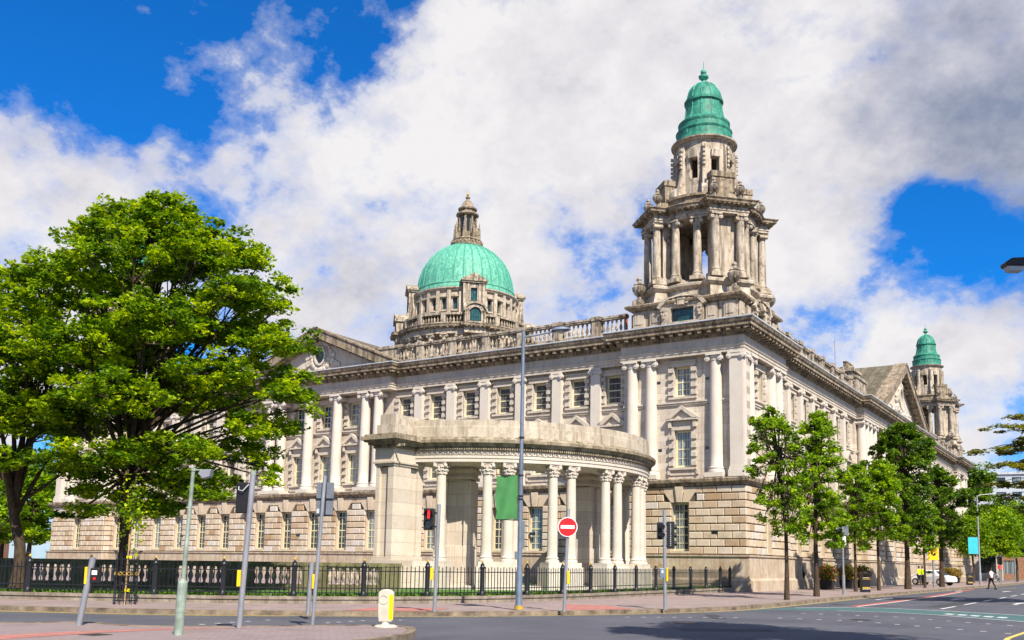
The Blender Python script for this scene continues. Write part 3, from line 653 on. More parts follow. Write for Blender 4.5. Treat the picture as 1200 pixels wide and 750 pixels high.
def ringprism(mb, xc, zc, a, b, t, y0, y1, n=28):
    for k in range(n):
        t0, t1 = 2 * PI * k / n, 2 * PI * (k + 1) / n
        mb.xprism([(xc + (a + t) * math.cos(t0), zc + (b + t) * math.sin(t0)), (xc + (a + t) * math.cos(t1), zc + (b + t) * math.sin(t1)), (xc + a * math.cos(t1), zc + b * math.sin(t1)), (xc + a * math.cos(t0), zc + b * math.sin(t0))], y0, y1)
mb = MB(); ringprism(mb, cl, 18.1, .48, .66, .16, -.18, .05); ringprism(mb, cl, 18.1, .70, .90, .09, -.10, .05)
for k in range(22):
    a = 2 * PI * k / 22; q = random.uniform(.16, .3); r1, r2 = .98 + random.uniform(0, .15), 1.12 + random.uniform(0, .1)
    mb.lathe([(0.02, -q), (q * .8, -q * .5), (q, 0), (q * .8, q * .5), (.02, q)], cl + r1 * math.cos(a), -.03, 7); 
    for i in range(35, 0, -1):
        v = mb.v[-i]; mb.v[-i] = (v[0], v[1] * .45 - .02, v[2] + 18.1 + r2 * math.sin(a))
for s in (-1, 1):
    for j, (dx, dz, q) in enumerate(((1.35, -.55, .26), (1.7, -.75, .22), (2.05, -.88, .17), (1.45, -.05, .2))):
        mb.tube([(cl + s * dx, -.12, 18.1 + dz), (cl + s * dx, .05, 18.1 + dz)], q, 10)
mb.build('tympanum_carving', 'stone_smooth', PL, smooth=True)
mb = MB(); mb.xprism([(cl + .48 * math.cos(2 * PI * k / 24), 18.1 + .66 * math.sin(2 * PI * k / 24)) for k in range(24)], -.03, .04); mb.build('oval_window', 'glass_dark', PL)
mb = MB(); ringprism(mb, cr, 18.9, .65, .95, .22, -.35, .05)
for k in range(46):
    a = random.uniform(0, 2 * PI); rr = random.uniform(1.0, 1.9); q = random.uniform(.18, .42); x = cr + rr * 1.05 * math.cos(a); z = 18.9 + rr * .95 * math.sin(a)
    n0 = len(mb.v); mb.lathe([(0.02, -q), (q * .8, -q * .5), (q, 0), (q * .8, q * .5), (.02, q)], x, 0, 7)
    for i in range(n0, len(mb.v)): v = mb.v[i]; mb.v[i] = (v[0], v[1] * .6 - .1, v[2] + z)
for s in (-1, 1):
    for j in range(9):
        x = cr + s * (2.0 + j * .42); q = .34 - j * .022; n0 = len(mb.v); mb.lathe([(0.02, -q), (q * .8, -q * .5), (q, 0), (q * .8, q * .5), (.02, q)], x, 0, 7)
        for i in range(n0, len(mb.v)): v = mb.v[i]; mb.v[i] = (v[0], v[1] * .6 - .1, v[2] + 17.5 + .25 * math.sin(j * 1.7))
mb.build('tympanum_carving', 'stone_smooth', PR, rotz=0, smooth=True)
# roofs and chimneys behind the parapet of the right-hand side
def gable(name, mb, x0, x1, y0, y1, z0, z1, axis='y'):
    if axis == 'y':
        xm = (x0 + x1) / 2; mb.xprism([(x0, z0), (xm, z1), (x1, z0)], y0, y1)
    return mb
mb = MB(); gable('', mb, -13, -3.5, 10, 82, 16.72, 18.9); mb.build('slate_roof', 'slate', HALL)
mb = MB(); mb.xf = Matrix.Rotation(PI / 2, 4, 'Z'); mb.xprism([(cr - 8.5, 16.72), (cr, 21.3), (cr + 8.5, 16.72)], 5.2, 16); mb.xf = None; mb.build('slate_roof', 'slate', HALL)
mb = MB(); mb.box(-68, -58, 10, 80, 16.72, 18.2); mb.build('slate_roof', 'slate', HALL)
mb = MB()
mb.box(-3.7, -2.3, 36.3, 38.9, 16.7, 20.3); mb.box(-3.9, -2.1, 36.1, 39.1, 20.303, 20.6); mb.box(-3.7, -2.3, 36.3, 38.9, 20.603, 20.8)
CH = mb.build('chimney_stack', 'stone_parapet', HALL)
mb = MB()
for k in range(5): mb.lathe([(.22, 20.8), (.2, 21.2), (.26, 21.25), (.26, 21.35)], -3.0, 36.6 + .5 * k, 10)
mb.build('chimney_pots', 'stone_cornice', CH)
mb = MB(); mb.tube([(-3.2, 33.6, 16.7), (-3.2, 33.6, 22.9)], .035, 6); mb.build('flagpole', 'pole_grey', HALL)
mb = MB()
for x, y in ((-9.25, 2.4),): mb.lathe([(.16, 16.7), (.13, 18.55), (.17, 18.6), (.17, 18.75)], x, y, 8)
mb.build('chimney_pot', 'terracotta', HALL)
# ------------------------------------------------------------------ corner towers (local origin on the tower axis)
def urn_profile(h, r):
    return [(r * .55, 0), (r * .55, h * .06), (r * .3, h * .10), (r * .25, h * .18), (r * .6, h * .26), (r * .95, h * .42), (r * 1.0, h * .55), (r * .7, h * .62), (r * .8, h * .66), (r * .55, h * .72), (r * .3, h * .80), (r * .42, h * .88), (r * .28, h * .95), (.02, h)]
def blockplan(rc, rb, hw, seg=7):
    """round drum of radius rc with four diagonal blocks reaching out to rb"""
    pts = []
    for q in range(4):
        a = PI / 4 + q * PI / 2; d_ = Vector((math.cos(a), math.sin(a))); t_ = Vector((-d_.y, d_.x))
        ga = math.asin(hw / rc); pr = rc * math.cos(ga)
        pts += [tuple(d_ * pr - t_ * hw), tuple(d_ * rb - t_ * hw), tuple(d_ * rb + t_ * hw), tuple(d_ * pr + t_ * hw)]
        for k in range(1, seg):
            an = a + ga + (PI / 2 - 2 * ga) * k / seg; pts.append((rc * math.cos(an), rc * math.sin(an)))
    return pts
TZ = [(0, 0), (16.7, 16.7), (18.7, 18.65), (20.35, 19.35), (20.98, 19.9), (25.6, 24.1), (26.95, 25.0), (27.7, 25.9), (28.3, 27.4), (29.75, 28.8), (30.95, 30.1), (31.24, 30.3), (32.2, 31.3), (32.74, 32.0), (34.1, 33.4), (35.2, 34.9), (36.15, 36.0), (36.75, 36.6)]
DZ = [(0, 0), (27.5, 25.2), (28.3, 26.0), (32.2, 30.0), (33.31, 31.0), (34.94, 32.9), (38.2, 36.4), (39.2, 37.4), (44.5, 44.0), (51.0, 51.0), (60, 60)]
def remap(base, tab, sc_=1.0):
    xs, ys = [a for a, b in tab], [b for a, b in tab]; seen = set()
    def go(o):
        if o.type == 'MESH' and o.data.name not in seen and not (o.location.z > 1):
            seen.add(o.data.name)
            for v in o.data.vertices:
                if v.co.z > 19 and sc_ != 1.0 and (o is base or o.location.xy.length < .01): v.co.x *= sc_; v.co.y *= sc_
                v.co.z = float(np.interp(v.co.z, xs, ys))
        elif o.location.z > 1: o.location.z = float(np.interp(o.location.z, xs, ys))
        if sc_ != 1.0 and o is not base and o.location.xy.length > .01 and not (18 < o.location.z < 19.5): o.location.x *= sc_; o.location.y *= sc_
        for c in KIDS.get(o.name, []): go(c)
    go(base)
def make_tower(loc, rotz=0.0):
    T = MB(); 
    # attic storey on the pavilion
    T.wall(-3.6, 3.6, -3.65, -2.9, 16.7, 18.25, [(-.8, .8, 17.15, 18.3)]); 
    for k in (1, 2, 3):
        T.xf = Matrix.Rotation(k * PI / 2, 4, 'Z'); T.wall(-2.899, 2.899, -3.65, -2.9, 16.7, 18.25, [(-.8, .8, 17.15, 18.3)])
        if k == 2: T.box(-3.6, -2.9, -3.65, -2.9, 16.7, 18.25); T.box(2.9, 3.6, -3.65, -2.9, 16.7, 18.25)
    T.xf = None
    for k in range(4):
        T.xf = Matrix.Rotation(k * PI / 2, 4, 'Z')
        for x in (-3.15, -1.95, 1.95, 3.15):
            T.box(x - .38, x + .38, -3.78, -3.65, 17.1, 18.1); T.box(x - .24, x + .24, -3.82, -3.78, 17.3, 17.95); T.box(x - .42, x + .42, -3.85, -3.65, 16.7, 17.1)
        # window gable with segmental top
        T.wall(-1.45, 1.45, -3.92, -3.66, 16.7, 18.1, [(-.8, .8, 17.15, 18.2)])
        arc = lambda r, n=12: [(r * math.cos(PI - (PI * .17) - (PI * .66) * q / n), 17.2 + r * math.sin(PI * .83 - (PI * .66) * q / n)) for q in range(n + 1)]
        o_ = arc(1.98); i_ = arc(1.72)
        for q in range(12):
            T.xprism([o_[q], o_[q + 1], i_[q + 1], i_[q]], -4.10, -3.0)
            T.xprism([i_[q], i_[q + 1], (i_[q + 1][0], 18.1), (i_[q][0], 18.1)], -3.92, -3.0) if abs(i_[q][0]) > .82 or True else None
        T.xprism([(-.2, 18.2), (.2, 18.2), (.34, 19.15), (-.34, 19.15)], -4.2, -3.6)
        for s in (-1, 1):
            T.xprism([(s * .26, 18.3), (s * .46, 18.3), (s * .66, 19.0), (s * .42, 19.05)], -4.05, -3.6)
            for j, (zz, q_) in enumerate(((18.0, .2), (17.75, .17), (17.5, .1))): T.tube([(s * 1.25, -4.08, zz), (s * 1.25, -3.9, zz)], q_, 8)
    T.xf = None
    base = T.build('corner_tower', 'stone_tower', HALL, loc=loc, rotz=rotz)
    mb = MB(); mb.sweep([(-3.6, -3.65), (3.6, -3.65), (3.6, 3.65), (-3.6, 3.65)], [(-.7, 18.25), (.14, 18.25), (.2, 18.36), (.42, 18.42), (.46, 18.55), (.4, 18.62), (-.7, 18.66)]); mb.build('attic_cornice', 'stone_cornice', base)
    for k in range(4):
        mb = MB(); mb.box(-.8, .8, -3.60, -3.55, 17.15, 18.3); o = mb.build('attic_window', 'green_glazing', base, rotz=k * PI / 2)
    # stage that carries the columns
    mb = MB(); mb.prism(blockplan(3.55, 4.25, 1.42), 18.3, 20.35)
    mb.sweep(blockplan(3.55, 4.25, 1.42), [(-.3, 20.35), (.04, 20.35), (.16, 20.45), (.26, 20.55), (.28, 20.72), (.2, 20.8), (-.3, 20.84)])
    mb.prism(blockplan(3.5, 4.2, 1.35), 20.8, 20.98)
    mb.build('tower_stage', 'stone_tower', base)
    # piers between the openings
    for q in range(4):
        mb = MB(); a = PI / 4 + q * PI / 2; d_ = (math.cos(a), math.sin(a))
        mb.obox((d_[0] * 2.95, d_[1] * 2.95), d_, .50, .82, 20.98, 25.6)
        mb.obox((d_[0] * 3.2, d_[1] * 3.2), d_, .45, .66, 20.99, 25.59)
        mb.obox((d_[0] * 3.3, d_[1] * 3.3), d_, .42, 1.15, 20.985, 21.5)
        for s in (-1, 1):
            mb.obox((d_[0] * 3.3 - s * d_[1] * .84, d_[1] * 3.3 + s * d_[0] * .84), d_, .26, .15, 21.5, 25.595)
        mb.build('belfry_pier', 'stone_tower', base)
    # columns
    c0 = MB(); c0.box(-.44, .44, -.44, .44, 20.97, 21.22); c0.lathe([(r, z) for r, z in col_profile(.285, 21.22, 25.58)], seg=18); volutes(c0, .29, 25.32, .30, .14); c0.box(-.36, .36, -.36, .36, 25.47, 25.6)
    pos = []
    for q in range(4):
        a = PI / 4 + q * PI / 2
        for s in (-1, 1): pos.append((4.0 * math.cos(a) - s * .92 * math.sin(a), 4.0 * math.sin(a) + s * .92 * math.cos(a), a - PI / 2 + PI))
        b = q * PI / 2
        for s in (-1, 1): pos.append((3.42 * math.cos(b + s * .235), 3.42 * math.sin(b + s * .235), b + s * .235 + PI / 2))
    proto = None
    for x, y, r_ in pos:
        if proto is None: proto = c0.build('tower_column', 'stone_tower', base, smooth=True, loc=(x, y, 0), rotz=r_)
        else: c = dup(proto, base, (x, y, 0), r_); KIDS[base.name].append(c)
    P1 = blockplan(3.62, 4.30, 1.38)
    mb = MB(); mb.sweep(P1, [(-1.25, 25.6), (.02, 25.6), (.02, 25.8), (.07, 25.82), (.08, 26.0), (.0, 26.02), (.0, 26.32), (-1.25, 26.33)]); mb.build('tower_frieze', 'stone_tower', base)
    mb = MB(); mb.sweep(P1, [(-1.2, 26.32), (.10, 26.32), (.14, 26.44), (.46, 26.5), (.48, 26.66), (.58, 26.82), (.56, 26.88), (-1.2, 26.95)])
    path = P1 + [P1[0]]
    for i in range(len(path) - 1):
        a, b = Vector(path[i]), Vector(path[i + 1]); l = (b - a).length; u = (b - a) / l; n = Vector((u.y, -u.x)); k = max(1, int(l / .34))
        for q in range(k): mb.obox(a + u * l * (q + .5) / k + n * .27, (u.x, u.y), .08, .15, 26.38, 26.5)
    mb.prism(blockplan(3.55, 4.2, 1.3), 26.4, 26.9)
    mb.build('tower_cornice', 'stone_cornice', base)
    # parapet ring with pedestals, urns and scrolls
    mb = MB(); mb.lathe([(3.25, 26.9), (3.25, 27.5), (3.4, 27.52), (3.4, 27.65), (3.0, 27.7), (3.0, 26.9)], seg=32)
    for q in range(4):
        a = PI / 4 + q * PI / 2; d_ = (math.cos(a), math.sin(a))
        mb.obox((d_[0] * 3.45, d_[1] * 3.45), d_, .42, 1.05, 26.9, 27.45); mb.obox((d_[0] * 3.0, d_[1] * 3.0), d_, .35, .85, 26.9, 28.1); mb.obox((d_[0] * 3.0, d_[1] * 3.0), d_, .42, .92, 28.1, 28.25)
    mb.build('tower_parapet', 'stone_cornice', base)
    u0 = MB(); u0.box(-.26, .26, -.26, .26, 0, .32); u0.lathe([(r, z + .32) for r, z in urn_profile(1.25, .34)], seg=12)
    up = None
    spots = []
    for q in range(4):
        a = PI / 4 + q * PI / 2
        for s in (-1, 1): spots.append((3.95 * math.cos(a) - s * .95 * math.sin(a), 3.95 * math.sin(a) + s * .95 * math.cos(a), 26.9, 1.0))
        spots.append((3.4 * 1.414 * math.cos(a) * .98, 3.4 * 1.414 * math.sin(a) * .98, 18.62, 1.35))
    for x, y, z, s in spots:
        if up is None: up = u0.build('urn', 'stone_parapet', base, smooth=True, loc=(x, y, z)); o = up
        else: o = dup(up, base, (x, y, z)); KIDS[base.name].append(o)
        o.scale = (s, s, s)
    # round lantern: eight openings, eight scroll buttresses
    mb = MB(); ri, ro = 1.62, 2.02
    def ring(z0, z1, a0, a1, r0=ri, r1=ro, n=3):
        for k in range(n):
            p, q = a0 + (a1 - a0) * k / n, a0 + (a1 - a0) * (k + 1) / n
            mb.prism([(r0 * math.cos(p), r0 * math.sin(p)), (r1 * math.cos(p), r1 * math.sin(p)), (r1 * math.cos(q), r1 * math.sin(q)), (r0 * math.cos(q), r0 * math.sin(q))], z0, z1)
    for k in range(8):
        c = k * PI / 4; h = .155
        ring(26.9, 30.95, c + h + .001, c + PI / 4 - h, n=3); ring(26.9, 28.3, c - h, c + h, n=2); ring(29.75, 30.949, c - h, c + h, n=2)
        b = c + PI / 8
        mb.xf = Matrix.Rotation(b, 4, 'Z')
        mb.xprism([(1.95, 26.95), (3.1, 26.95), (3.1, 27.5), (2.75, 27.8), (2.45, 28.3), (2.3, 29.0), (2.28, 29.9), (2.2, 30.6), (1.95, 30.8)], -.14, .14)
        mb.tube([(2.95, -.2, 27.75), (2.95, .2, 27.75)], .24, 10)
        for j in range(5): mb.box(2.24, 2.42, -.08, .08, 29.1 + j * .3, 29.27 + j * .3)
        mb.xf = Matrix.Rotation(c, 4, 'Z'); mb.xprism([(ro - .02, 29.78), (ro + .14, 29.78), (ro + .2, 30.2), (ro - .02, 30.25)], -.34, .34)
        mb.xf = None
    mb.lathe([(1.7, 30.94), (2.12, 30.94), (2.2, 31.02), (2.38, 31.08), (2.4, 31.2), (1.7, 31.24)], seg=40)
    mb.build('lantern_drum', 'stone_tower', base)
    # copper cupola
    pr = [(2.14, 31.2), (2.14, 31.3), (2.04, 31.36), (2.0, 31.7), (1.99, 31.95), (2.03, 32.0), (2.06, 32.1), (2.0, 32.16), (1.86, 32.2), (1.84, 32.45), (1.88, 32.5), (1.89, 32.62), (1.8, 32.68), (1.62, 32.74), (1.5, 32.9), (1.40, 33.2), (1.33, 33.6), (1.29, 34.0), (1.32, 34.05), (1.42, 34.1), (1.43, 34.2), (1.32, 34.26)]
    for k in range(1, 9): t = k / 8 * PI / 2; pr.append((max(.2, 1.28 * math.cos(t)), 34.26 + 1.0 * math.sin(t)))
    cu = MB(); cu.lathe(pr, seg=40); cup = cu.build('copper_cupola', 'copper_tower', base, smooth=True)
    mb = MB()
    for k in range(12):
        a = 2 * PI * (k + .5) / 12
        for sel in (pr[13:18], pr[21:]):
            mb.tube([((r + .015) * math.cos(a), (r + .015) * math.sin(a), z) for r, z in sel], .035, 5)
        mb.tube([((r + .01) * math.cos(a), (r + .01) * math.sin(a), z) for r, z in pr[3:5]], .03, 5)
    mb.build('cupola_rib', 'copper_rib', base)
    mb = MB(); mb.lathe([(.30, 35.15), (.34, 35.25), (.18, 35.32), (.12, 35.45), (.2, 35.5), (.36, 35.62), (.38, 35.72), (.2, 35.76), (.14, 35.84), (.22, 35.95), (.2, 36.08), (.06, 36.15), (.03, 36.3), (.02, 36.75)], seg=14)
    mb.build('finial', 'copper_rib', base, smooth=True)
    remap(base, TZ, .945)
    return base
TW = make_tower((-4.15, 4.15, 0))
for x, y in ((-4.15, 86.85), (-67.1, 4.15), (-67.1, 86.85)): dup(TW, HALL, (x, y, 0))
# ------------------------------------------------------------------ the great dome
def make_dome(loc):
    b = MB()
    b.lathe([(11.5, 16.0), (11.5, 19.5), (9.6, 19.6), (9.6, 27.5), (7.9, 27.5)], seg=4, a0=PI / 4)
    b.lathe([(7.4, 27.0), (7.4, 32.3)], seg=48)
    base = b.build('great_dome', 'stone_tower', HALL, loc=loc)
    bd = lambda rc, rb, hw: blockplan(rc, rb, hw, 14)
    mb = MB(); mb.prism(bd(8.5, 9.0, 1.4), 27.4, 28.3)
    P1 = bd(8.55, 9.1, 1.35)
    mb.sweep(P1, [(-1.6, 32.2), (.0, 32.2), (.0, 32.9), (-1.6, 32.9)]); mb.build('dome_frieze', 'stone_tower', base)
    mb = MB(); mb.sweep(P1, [(-1.6, 32.9), (.1, 32.9), (.14, 33.05), (.5, 33.1), (.52, 33.3), (.6, 33.45), (-1.6, 33.55)])
    path = P1 + [P1[0]]
    for i in range(len(path) - 1):
        a, q = Vector(path[i]), Vector(path[i + 1]); l = (q - a).length; u = (q - a) / l; n = Vector((u.y, -u.x)); k = max(1, int(l / .5))
        for j in range(k): mb.obox(a + u * l * (j + .5) / k + n * .28, (u.x, u.y), .12, .16, 32.95, 33.1)
    mb.prism(bd(8.4, 8.9, 1.3), 33.3, 33.5); mb.build('dome_cornice', 'stone_cornice', base)
    c0 = MB(); c0.lathe(col_profile(.36, 28.3, 32.2), seg=12); c0.box(-.45, .45, -.45, .45, 32.03, 32.2)
    volutes(c0, .36, 31.9, .36, .16); pr = None
    for k in range(28):
        a = 2 * PI * (k + .5) / 28; rr = 8.3
        if pr is None: pr = c0.build('dome_column', 'stone_tower', base, smooth=True, loc=(rr * math.cos(a), rr * math.sin(a), 0), rotz=a + PI / 2)
        else: KIDS[base.name].append(dup(pr, base, (rr * math.cos(a), rr * math.sin(a), 0), a + PI / 2))
    # balustrade ring
    mb = MB(); n = 120
    mb.lathe([(7.85, 33.5), (8.35, 33.5), (8.35, 33.75), (7.85, 33.76)], seg=64); mb.lathe([(7.85, 34.55), (8.38, 34.55), (8.38, 34.78), (7.85, 34.8)], seg=64)
    for k in range(n):
        a = 2 * PI * k / n
        if k % 8 == 0: mb.obox((8.12 * math.cos(a), 8.12 * math.sin(a)), (math.cos(a), math.sin(a)), .3, .32, 33.5, 34.75)
        else: mb.lathe([(.09, 33.75), (.14, 34.05), (.06, 34.35), (.09, 34.55)], 8.12 * math.cos(a), 8.12 * math.sin(a), 6)
    mb.build('dome_balustrade', 'stone_parapet', base)
    # window drum
    mb = MB(); nw = 28; r0, r1 = 6.2, 6.72
    for k in range(nw):
        c = 2 * PI * k / nw; h = .048
        def rg(z0, z1, p, q):
            mb.prism([(r0 * math.cos(p), r0 * math.sin(p)), (r1 * math.cos(p), r1 * math.sin(p)), (r1 * math.cos(q), r1 * math.sin(q)), (r0 * math.cos(q), r0 * math.sin(q))], z0, z1)
        rg(33.5, 37.9, c + h, c + 2 * PI / nw - h); rg(33.5, 35.55, c - h, c + h); rg(37.0, 37.899, c - h, c + h)
        m_ = c + PI / nw
        mb.obox((6.8 * math.cos(m_), 6.8 * math.sin(m_)), (math.cos(m_), math.sin(m_)), .15, .24, 34.8, 37.85)
        mb.obox((6.82 * math.cos(c), 6.82 * math.sin(c)), (math.cos(c), math.sin(c)), .14, .45, 37.05, 37.25); mb.obox((6.82 * math.cos(c), 6.82 * math.sin(c)), (math.cos(c), math.sin(c)), .14, .42, 35.3, 35.45)
    mb.lathe([(6.2, 37.85), (6.95, 37.85), (7.05, 38.0), (7.15, 38.08), (7.15, 38.22), (6.2, 38.3)], seg=64)
    mb.build('window_drum', 'stone_tower', base)
    mb = MB(); mb.lathe([(6.3, 35.4), (6.3, 37.1)], seg=56); mb.build('drum_window', 'green_glazing', base)
    # four diagonal aedicules with pediments, arches and scrolls
    for q in range(4):
        a = PI / 4 + q * PI / 2; A = MB()
        M_ = Matrix.Rotation(a + PI / 2, 4, 'Z'); A.xf = M_       # local -y is outward
        A.wall(-1.35, 1.35, -7.5, -6.3, 33.5, 38.6, [(-.42, .42, 36.4, 38.0)])
        A.box(-.43, .43, -7.0, -6.3, 36.3, 38.1)
        for s in (-1, 1): A.box(s * 1.05, s * 1.4, -7.62, -7.5, 36.0, 38.5); A.box(s * .6, s * .85, -7.6, -7.5, 36.0, 38.5)
        A.box(-1.55, 1.55, -7.75, -6.3, 38.6, 38.8)
        A.xprism([(-1.7, 38.8), (-1.7, 38.98), (0, 39.75), (1.7, 38.98), (1.7, 38.8)], -7.9, -6.0)
        A.wall(-1.3, 1.3, -9.15, -7.5, 33.5, 34.9, [(-.72, .72, 33.7, 35.0)])
        n_ = 12
        for k in range(n_):
            t0, t1 = PI * k / n_, PI * (k + 1) / n_
            A.xprism([(1.55 * math.cos(t0), 34.75 + 1.15 * math.sin(t0)), (1.55 * math.cos(t1), 34.75 + 1.15 * math.sin(t1)), (1.32 * math.cos(t1), 34.75 + .95 * math.sin(t1)), (1.32 * math.cos(t0), 34.75 + .95 * math.sin(t0))], -9.35, -7.5)
            A.xprism([(1.32 * math.cos(t0), 34.75 + .95 * math.sin(t0)), (1.32 * math.cos(t1), 34.75 + .95 * math.sin(t1)), (.74 * math.cos(t1), 34.55 + .74 * math.sin(t1)), (.74 * math.cos(t0), 34.55 + .74 * math.sin(t0))], -9.15, -7.5)
        # sweeping side scroll
        for s in (-1, 1):
            A.xf = M_ @ Matrix.Rotation(PI / 2, 4, 'Z')
            y0, y1 = sorted((s * 1.0, s * 1.35))
            A.xprism([(-7.4, 33.5), (-9.1, 33.5), (-9.1, 34.6), (-8.5, 34.75), (-8.0, 35.2), (-7.7, 36.0), (-7.55, 37.2), (-7.4, 37.2)], y0, y1)
            A.xf = M_
        A.xf = None
        o = A.build('dome_aedicule', 'stone_parapet', base)
        G = MB(); G.xf = M_; G.box(-.41, .41, -7.2, -7.12, 36.4, 38.0); G.xf = None; G.build('aedicule_window', 'green_glazing', base); G = MB(); G.xf = M_; G.xprism([(-.73, 33.7)] + [(-.73 * math.cos(PI * k / 10), 34.5 + .73 * math.sin(PI * k / 10)) for k in range(11)] + [(.73, 33.7)], -8.9, -8.8); G.xf = None
        G.build('aedicule_window', 'green_glazing', base)
    # copper shell
    pr = [(6.75, 38.25), (6.8, 38.4), (6.62, 38.5), (6.55, 38.9), (6.62, 39.0), (6.60, 39.15), (6.42, 39.2)]
    for k in range(1, 19):
        t = k / 19 * PI / 2; pr.append((max(1.4, 6.38 * math.cos(t) ** .97), 39.2 + 5.35 * math.sin(t)))
    s_ = MB(); s_.lathe(pr, seg=72); s_.build('copper_shell', 'copper_dome', base, smooth=True)
    mb = MB()
    for k in range(32):
        a = 2 * PI * k / 32; mb.tube([((r + .02) * math.cos(a), (r + .02) * math.sin(a), z) for r, z in pr[6:]], .075, 5)
        a += PI / 32; 
        for j in (9, 12, 15): 
            r, z = pr[6 + j - 3]
            pass
    mb.build('copper_shell_rib', 'copper_rib', base)
    # stone lantern
    mb = MB(); mb.lathe([(1.7, 44.2), (2.1, 44.35), (2.15, 44.6), (1.95, 44.7), (1.9, 45.0), (2.05, 45.1), (1.95, 45.25), (1.6, 45.3)], seg=24)
    for k in range(24):
        a = 2 * PI * k / 24; mb.obox((2.02 * math.cos(a), 2.02 * math.sin(a)), (math.cos(a), math.sin(a)), .16, .12, 44.65, 44.95)
    mb.lathe([(1.0, 45.2), (1.0, 48.6)], seg=16)
    for k in range(8):
        a = 2 * PI * (k + .5) / 8; c, s = math.cos(a), math.sin(a)
        mb.lathe(col_profile(.15, 45.9, 48.3), 1.22 * c, 1.22 * s, 8); mb.obox((1.35 * c, 1.35 * s), (c, s), .4, .17, 45.3, 46.0)
        mb.obox((1.7 * c, 1.7 * s), (c, s), .14, .14, 45.3, 46.5); mb.lathe([(.13, 46.5), (.18, 46.75), (.06, 46.95), (.1, 47.1), (.02, 47.5)], 1.7 * c, 1.7 * s, 6)
    mb.lathe([(1.0, 48.3), (1.4, 48.35), (1.55, 48.5), (1.5, 48.7), (1.15, 48.75), (1.0, 49.1), (1.25, 49.2), (1.3, 49.35), (1.0, 49.45), (.9, 49.6), (.75, 50.0), (.5, 50.35), (.25, 50.55), (.2, 50.7), (.33, 50.85), (.3, 51.0), (.08, 51.15), (.06, 51.5)], seg=20)
    mb.build('dome_lantern', 'stone_cornice', base, smooth=False)
    mb = MB()
    for k in range(8):
        a = 2 * PI * k / 8; mb.obox((1.0 * math.cos(a), 1.0 * math.sin(a)), (math.cos(a), math.sin(a)), .03, .2, 46.3, 48.0)
    mb.build('lantern_opening', 'glass_dark', base)

    mb = MB(); mb.lathe([(.16, 51.2), (.2, 51.35), (.12, 51.5), (.03, 51.6), (.02, 52.1)], seg=8); mb.build('gilt_finial', 'gold_paint', base)
    remap(base, DZ)
    return base
make_dome((-54.9, 45.0, 0))
# ------------------------------------------------------------------ curved colonnade in the garden
KX, KY = -11.3, -10.6
COLN = empty('curved_colonnade', 'curved open colonnade of paired stone columns with a solid end pier before the city hall', 'colonnade', (KX, KY, 0))
def arc(r, a0, a1, n): return [(r * math.cos(R(a0 + (a1 - a0) * k / n)), r * math.sin(R(a0 + (a1 - a0) * k / n))) for k in range(n + 1)]
A0, A1 = -82, 82
Zc, Zb = 1.64, 6.34
Pth = arc(8.7, A0, A1, 72)
mb = MB(); mb.sweep(Pth, [(-3.2, Zb), (.30, Zb), (.30, 6.50), (.34, 6.52), (.34, 6.64), (.38, 6.68), (.30, 6.70), (.30, 6.88), (-3.2, 6.88)], closed=False)
for k in range(96):                                                          # bosses on the frieze
    a = R(A0 + (A1 - A0) * (k + .5) / 96)
    mb.obox((9.02 * math.cos(a), 9.02 * math.sin(a)), (math.cos(a), math.sin(a)), .04, .04, 6.74, 6.82)
mb.build('entablature', 'stone_colonnade', COLN)
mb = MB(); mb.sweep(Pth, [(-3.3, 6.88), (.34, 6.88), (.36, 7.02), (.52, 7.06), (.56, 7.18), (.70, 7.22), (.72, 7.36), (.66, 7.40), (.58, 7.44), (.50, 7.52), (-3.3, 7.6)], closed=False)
for k in range(230):                                                         # dentils
    a = R(A0 + (A1 - A0) * (k + .5) / 230)
    mb.obox((9.11 * math.cos(a), 9.11 * math.sin(a)), (math.cos(a), math.sin(a)), .06, .035, 6.90, 7.03)
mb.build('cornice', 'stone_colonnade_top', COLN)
mb = MB(); mb.sweep(Pth, [(-.25, 7.5), (.34, 7.5), (.34, 8.03), (.31, 8.05), (.31, 8.36), (-.25, 8.38)], closed=False); mb.build('blocking_course', 'stone_blocking', COLN)
